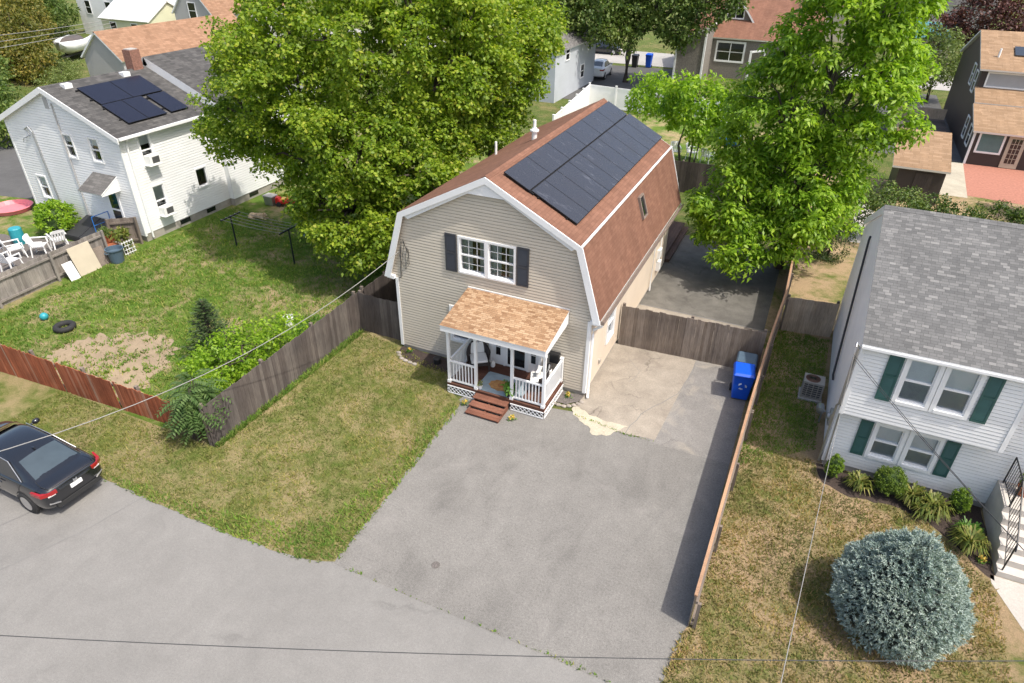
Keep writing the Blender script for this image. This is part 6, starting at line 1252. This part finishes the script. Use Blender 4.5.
# deck behind the house
t = thing('back_deck', 'low dark brown deck with a step along the back of the house', 'deck', (7.2, 13.5, 0)); b = MB(); x = 3.0
while x < 7.15: b.box(x, x + .135, 11.75, 16.2, .33, .36); x += .142
b.build('deck_boards', 'deck_dark', t); b = MB(); b.box(3.05, 7.08, 11.8, 16.1, 0, .325); b.build('deck_frame', 'deck_dark', t); b = MB(); b.box(7.2, 7.34, 11.75, 16.2, .15, .18); b.box(7.345, 7.48, 11.75, 16.2, .15, .18); b.box(7.2, 7.46, 11.8, 16.1, 0, .145); b.build('step', 'deck_dark', t)

# ------------------------------------------------------------------ houses beyond
def simple_house(name, label, x0, x1, y0, y1, h, rz, axis, wall, roof, wins=(), ov=.3, cat='house', gable='white'):
    t = thing(name, label, cat, (x0, y0, 0)); b = MB(); xm, ym = (x0 + x1) / 2, (y0 + y1) / 2
    if axis == 'y': b.prism([(x0, y0, -.05), (x1, y0, -.05), (x1, y0, h), (xm, y0, rz - .1), (x0, y0, h)], (0, y1 - y0, 0))
    else: b.prism([(x0, y0, -.05), (x0, y1, -.05), (x0, y1, h), (x0, ym, rz - .1), (x0, y0, h)], (x1 - x0, 0, 0))
    b.build('wall', wall, t); b = MB()
    if axis == 'y':
        k = (rz - h) / ((x1 - x0) / 2) * ov
        for e in (x0 - ov, x1 + ov): b.slab((e, y0 - .2, h - k), (e, y1 + .2, h - k), (xm, y1 + .2, rz), (xm, y0 - .2, rz), .14, 0, 1)
    else:
        k = (rz - h) / ((y1 - y0) / 2) * ov
        for e in (y0 - ov, y1 + ov): b.slab((x0 - .2, e, h - k), (x1 + .2, e, h - k), (x1 + .2, ym, rz), (x0 - .2, ym, rz), .14, 0, 1)
    b.build('roof', [roof, gable], t)
    for face, u0, u1, z0, z1 in wins:
        fr = {'f': Fr((0, y0, 0), (1, 0, 0), (0, -1, 0)), 'r': Fr((x1, 0, 0), (0, 1, 0), (1, 0, 0)), 'l': Fr((x0, 0, 0), (0, 1, 0), (-1, 0, 0))}[face]; flat_window(t, fr, u0, u1, z0, z1)
    return t
simple_house('garage', 'low grey garage with an orange brown roof behind the solar roof house', -51.2, -46.2, 26.5, 43, 2.75, 4.85, 'y', 'greige', 'orange_roof', (), .25, 'garage')
simple_house('far_house', 'white gabled house with two dark windows at the top left', -81, -73.2, 48.5, 60, 5.0, 8.6, 'y', 'white_siding', 'metal_roof', (('f', -79.4, -78.5, 2.6, 4.1), ('f', -77.6, -76.8, 5.6, 6.8), ('f', -75.6, -74.6, 2.6, 4.1)))
simple_house('far_wing', 'pale yellow house with a pale metal roof beside the white gabled one', -73.1, -64.8, 45.5, 52, 2.9, 4.8, 'x', 'yellow_wall', 'metal_roof', (('f', -71.6, -70.6, .9, 2.3), ('f', -67.9, -66.9, .9, 2.3)))
simple_house('far_house', 'grey gabled house with one white framed window behind the garage roof', -62.3, -56.2, 47.5, 60, 4.0, 7.4, 'y', 'greige', 'orange_roof', (('f', -59.8, -58.7, 3.2, 4.9),))
simple_house('far_house', 'light grey two storey house partly hidden by the dark shade tree', -19, -9.5, 40, 51, 4.4, 7.6, 'y', 'grey_wall', 'hood_roof', (('r', 46.8, 47.7, 1.0, 2.1), ('r', 48.6, 49.5, 3.3, 4.2), ('r', 42.5, 43.4, 3.2, 4.2)))
sh = simple_house('shingle_house', 'weathered grey shingle house with a reddish brown roof at the top centre', -1.8, 10.5, 59, 73, 4.0, 7.7, 'x', 'shingle_wall', 'brown_roof', (), .3)
FS = Fr((0, 59, 0), (1, 0, 0), (0, -1, 0)); flat_window(sh, FS, 1.1, 3.7, 1.7, 3.35, .18, mull=2)
b = MB(); b.prism([(-2.2, 54.6, -.05), (.5, 54.6, -.05), (.5, 54.6, 5.1), (-2.2, 54.6, 3.9)], (0, 7, 0)); b.build('wing_wall', 'shingle_wall', sh); b = MB()
b.slab((-2.6, 54.3, 3.8), (-2.6, 62, 3.8), (.75, 62, 5.3), (.75, 54.3, 5.3), .16, 0, 1)
b.build('wing_roof', ['brown_roof', 'white'], sh); b = MB(); b.prism([(.2, 61.4, 5.2), (3.9, 61.4, 5.2), (2.05, 61.4, 7.4)], (0, 3.2, 0)); dm = b.build('dormer', 'shingle_wall', sh); b = MB()
for e in (-.1, 4.2): b.slab((e, 61.1, 4.95), (e, 64.6, 4.95), (2.05, 64.6, 7.65), (2.05, 61.1, 7.65), .16, 0, 1)
b.build('dormer_roof', ['brown_roof', 'white'], dm)
flat_window(dm, Fr((0, 61.4, 0), (1, 0, 0), (0, -1, 0)), 1.3, 2.8, 5.45, 6.3, .12, mull=2, single=True)
b = MB(); b.box(-2.3, -2.12, 54.5, 54.7, 0, 3.9); b.box(.42, .6, 54.5, 54.7, 0, 5.0); b.build('corner_trim', 'white', sh)
b = MB(); b.bar((4.6, 58.0, 0), (4.6, 58.0, 2.9), .2, .2); b.bar((4.6, 58.0, 2.8), (5.9, 58.4, 3.0), .2, .15); b.bar((5.9, 58.4, 0), (5.9, 58.4, 3.0), .15, .15); b.build('porch_frame', 'white', sh)
# dark brown house on the right
bh = thing('brown_house', 'dark brown house with stepped light brown roofs at the upper right', 'house', (22.1, 36.3, 0)); X0, X1 = 22.1, 34
b = MB(); b.prism([(X0, 36.3, -.05), (X0, 36.3, 2.25), (X0, 39.4, 3.15), (X0, 41.5, 3.9), (X0, 41.5, 5.25), (X0, 46.6, 7.0), (X0, 53, 4.8), (X0, 53, -.05)], (X1 - X0, 0, 0)); b.build('wall', 'brown_wall', bh)
b = MB(); b.slab((X0 - .15, 35.95, 2.28), (X1, 35.95, 2.28), (X1, 39.5, 3.36), (X0 - .15, 39.5, 3.36), .12, 0, 1); b.slab((X0 - .1, 39.45, 3.42), (X1, 39.45, 3.42), (X1, 41.48, 4.1), (X0 - .1, 41.48, 4.1), .08, 0, 1); b.slab((X0 - .2, 41.15, 5.32), (X1, 41.15, 5.32), (X1, 46.6, 7.25), (X0 - .2, 46.6, 7.25), .12, 0, 1); b.slab((X0 - .2, 53.2, 4.9), (X1, 53.2, 4.9), (X1, 46.6, 7.25), (X0 - .2, 46.6, 7.25), .12, 0, 1); br_ = b.build('roof', ['tan_roof', 'white'], bh)
FBH = Fr((0, 36.3, 0), (1, 0, 0), (0, -1, 0)); b = MB(); b.fbox(FBH, X0 - .02, X0 + .12, 0, 2.2, -.1, .03); b.build('corner_trim', 'white', bh)
M['teal_glass'] = plain('teal_window_glass', (.10, .19, .19), .15); flat_window(bh, FBH, 22.55, 23.85, .95, 2.1, .12, glass='teal_glass', single=True)
b = MB(); b.fbox(FBH, 24.15, 25.15, .05, 2.1, 0, .06); pd = b.build('patio_door', 'cream_door', bh); b = MB(); b.fbox(FBH, 24.35, 24.95, .35, 1.95, .06, .068); gl = b.build('door_glass', 'darkglass', pd); b = MB()
for k in range(1, 3): b.fbox(FBH, 24.35 + .2 * k - .015, 24.35 + .2 * k + .015, .35, 1.95, .068, .078)
for k in range(1, 5): b.fbox(FBH, 24.35, 24.95, .35 + .32 * k - .015, .35 + .32 * k + .015, .068, .079)
b.build('glazing_bars', 'cream_door', pd); flat_window(bh, Fr((0, 41.5, 0), (1, 0, 0), (0, -1, 0)), 22.6, 26.6, 4.22, 5.05, .1, single=True, glass='screen')
FBL = Fr((X0, 0, 0), (0, 1, 0), (-1, 0, 0))
for y0, y1, z0, z1 in ((42.4, 43.3, 3.6, 4.9), (44.2, 45.1, 3.8, 5.1), (37.2, 38.2, 1.0, 2.2), (39.5, 40.4, 1.0, 2.3)): flat_window(bh, FBL, y0, y1, z0, z1, .1)
b = MB(); b.slab((24.0, 43.1, 6.12), (25.2, 43.1, 6.12), (25.2, 44.3, 6.54), (24.0, 44.3, 6.54), .08); b.build('skylight', 'car_glass', br_); b = MB(); b.tube([(23.0, 42.9, 5.8), (23.0, 42.9, 6.5)], .07, 7); b.build('vent_pipe', 'white_plastic', br_)
sd2 = thing('garden_shed', 'dark shed with a light brown single slope roof beside the brown house', 'shed', (17.4, 25.8, 0)); b = MB(); b.prism([(17.3, 26.1, -.05), (17.3, 26.1, 1.95), (17.3, 29.8, 3.1), (17.3, 29.8, -.05)], (2.4, 0, 0)); b.build('wall', 'brown_wall', sd2)
b = MB(); b.slab((16.9, 25.8, 2.1), (19.85, 25.8, 2.1), (19.85, 29.9, 3.32), (16.9, 29.9, 3.32), .12, 0, 1); b.build('roof', ['tan_roof', 'white'], sd2); b = MB(); b.box(18.2, 19.1, 26.06, 26.095, 0, 1.8); b.build('door', 'fence_dark', sd2)
simple_house('far_house', 'small far house with a teal metal roof beyond the pale green tree', 20.5, 25, 85, 90, 2.2, 3.6, 'x', 'cream_door', 'teal', (('f', 21.2, 22.2, .8, 1.8), ('f', 23.4, 24.4, .8, 1.8)))
simple_house('far_house', 'far grey roofed house beyond the purple tree at the top', 20, 33, 116, 126, 3.6, 7.2, 'x', 'greige', 'dark_roof', (('f', 23, 24.2, 1.2, 2.6), ('f', 28, 29.2, 1.2, 2.6)))
simple_house('far_house', 'far tan roofed house at the top right corner', 37, 50, 106, 116, 3.2, 6.4, 'x', 'shingle_wall', 'tan_roof', (('f', 39, 40.2, 1.2, 2.4), ('f', 43, 44.2, 1.2, 2.4)))
simple_house('far_house', 'far cream house hidden mostly behind the tall bright green tree', 2, 13, 92, 102, 4.6, 8.2, 'x', 'cream_door', 'tan_roof', (('f', 4, 5.2, 1.2, 2.6),))
# yard deck between the pale green tree and the brown house
t = thing('garden_deck', 'grey timber deck with low sides between the bright tree and brown house', 'deck', (19, 44, 0)); b = MB(); y = 41.0
while y < 47: b.box(17.5, 21.6, y, y + .27, .45, .5); y += .285
b.build('deck_boards', 'fence_grey', t); b = MB(); b.box(17.5, 21.6, 46.95, 47.02, .5, 1.3); b.box(17.45, 17.52, 41, 47, 0, 1.1); b.build('deck_sides', 'fence_tan', t)
for i, (x, y, a, lab) in enumerate([(18.6, 48.5, 30, 'white plastic chair beyond the grey timber deck, left one'), (20.3, 48.9, 100, 'white plastic chair beyond the grey timber deck, right one')]):
    o = copy_tree(pc); o.location = (x, y, 0); o.rotation_euler = (0, 0, R(a)); o['label'] = lab; o['group'] = 'chairs beyond the timber deck'
# boat
t = thing('boat', 'white motor boat with a dark cover parked by the grey garage', 'boat', (-65.5, 35.5, 0), None, R(-52)); t.scale = (1.25, 1.25, 1.25); ORG[t.name] = Vector((0, 0, 0)); st = [(-2.9, 1.05, .55), (-1.5, 1.2, .45), (.2, 1.2, .42), (1.6, .95, .55), (2.6, .5, .85), (3.2, .06, 1.25)]; b = MB(); V = []
for x, w_, zb in st: V += [(x, -w_, 1.55 + .06 * max(0, x)), (x, -w_ * .85, zb + .35), (x, 0, zb), (x, w_ * .85, zb + .35), (x, w_, 1.55 + .06 * max(0, x)), (x, w_ * .86, 1.56 + .06 * max(0, x)), (x, w_ * .8, 1.2), (x, -w_ * .8, 1.2), (x, -w_ * .86, 1.56 + .06 * max(0, x))]
b.v = [Vector(v) for v in V]; b.f = [(i * 9 + k, i * 9 + (k + 1) % 9, (i + 1) * 9 + (k + 1) % 9, (i + 1) * 9 + k) for i in range(5) for k in range(9)] + [tuple(range(8, -1, -1)), tuple(45 + k for k in range(9))]; b.m = [0] * len(b.f); b.build('hull', 'white_plastic', t, True, local=True)
b = MB(); b.hexa([(-1.6, -.85, 1.22), (1.0, -.85, 1.22), (1.0, .85, 1.22), (-1.6, .85, 1.22), (-1.2, -.5, 1.75), (.6, -.5, 1.75), (.6, .5, 1.75), (-1.2, .5, 1.75)]); b.build('cover', 'skin_cover', t, bevel=.1, local=True)
b = MB(); b.bar((-2.8, -.6, .40), (2.9, -.1, .5), .1, .12); b.bar((-2.8, .6, .40), (2.9, .1, .5), .1, .12)
for s in (-1, 1): b.lathe((-1.2, s * 1.0, .33), [(.02, -.1), (.33, -.1), (.33, .1), (.02, .1)], 16, 0, 'y')
b.build('trailer', 'tyre', t, local=True)

# ------------------------------------------------------------------ overhead cables
zc = lambda y: 2.95 + .022 * (y + 7.5) ** 2
wire('service_cable', 'thick pale cable sagging from the tan house across the front lawn and black sedan', [(.42 + .267 * y, y - .06, zc(y)) for y in [-.2 - .9 * i for i in range(28)]], .011, 'cable_pale')
A = Vector((5.34, -15.95, 7.0)); B = Vector((15.94, -11.38, 7.0)); d_ = B - A
wire('street_cable', 'thin dark cable crossing the bottom of the picture above the street', sag(A - d_ * 1.6 + Vector((0, 0, 2.1)), B + d_ * 1.6 + Vector((0, 0, 2.1)), 2.5, 60), .006, 'cable_dark')
wire('service_cable', 'pale cable dropping from the white house corner over its front lawn', sag((14.70, -.80, 4.62), (13.0, -16.5, 9.6), .25, 24), .004, 'cable_pale')
for k in range(2): wire('phone_cable', 'thin dark cable running from the white house corner past its lower window toward the steps', sag((14.72, -.76, 4.25 - .08 * k), (18.2, -9.4 + .05 * k, 5.2), .12, 20), .007, 'cable_dark', 'cable', 'dark cables past the green shutters')
for k in range(3): wire('utility_cable', 'thin pale utility cable crossing above the hedgerow trees at the top left', sag((-40, 8, 6.8 - .45 * k), (-50.5, 30, 5.4 - .3 * k), .15, 14), .022, 'cable_pale', 'cable', 'utility cables at the top left')
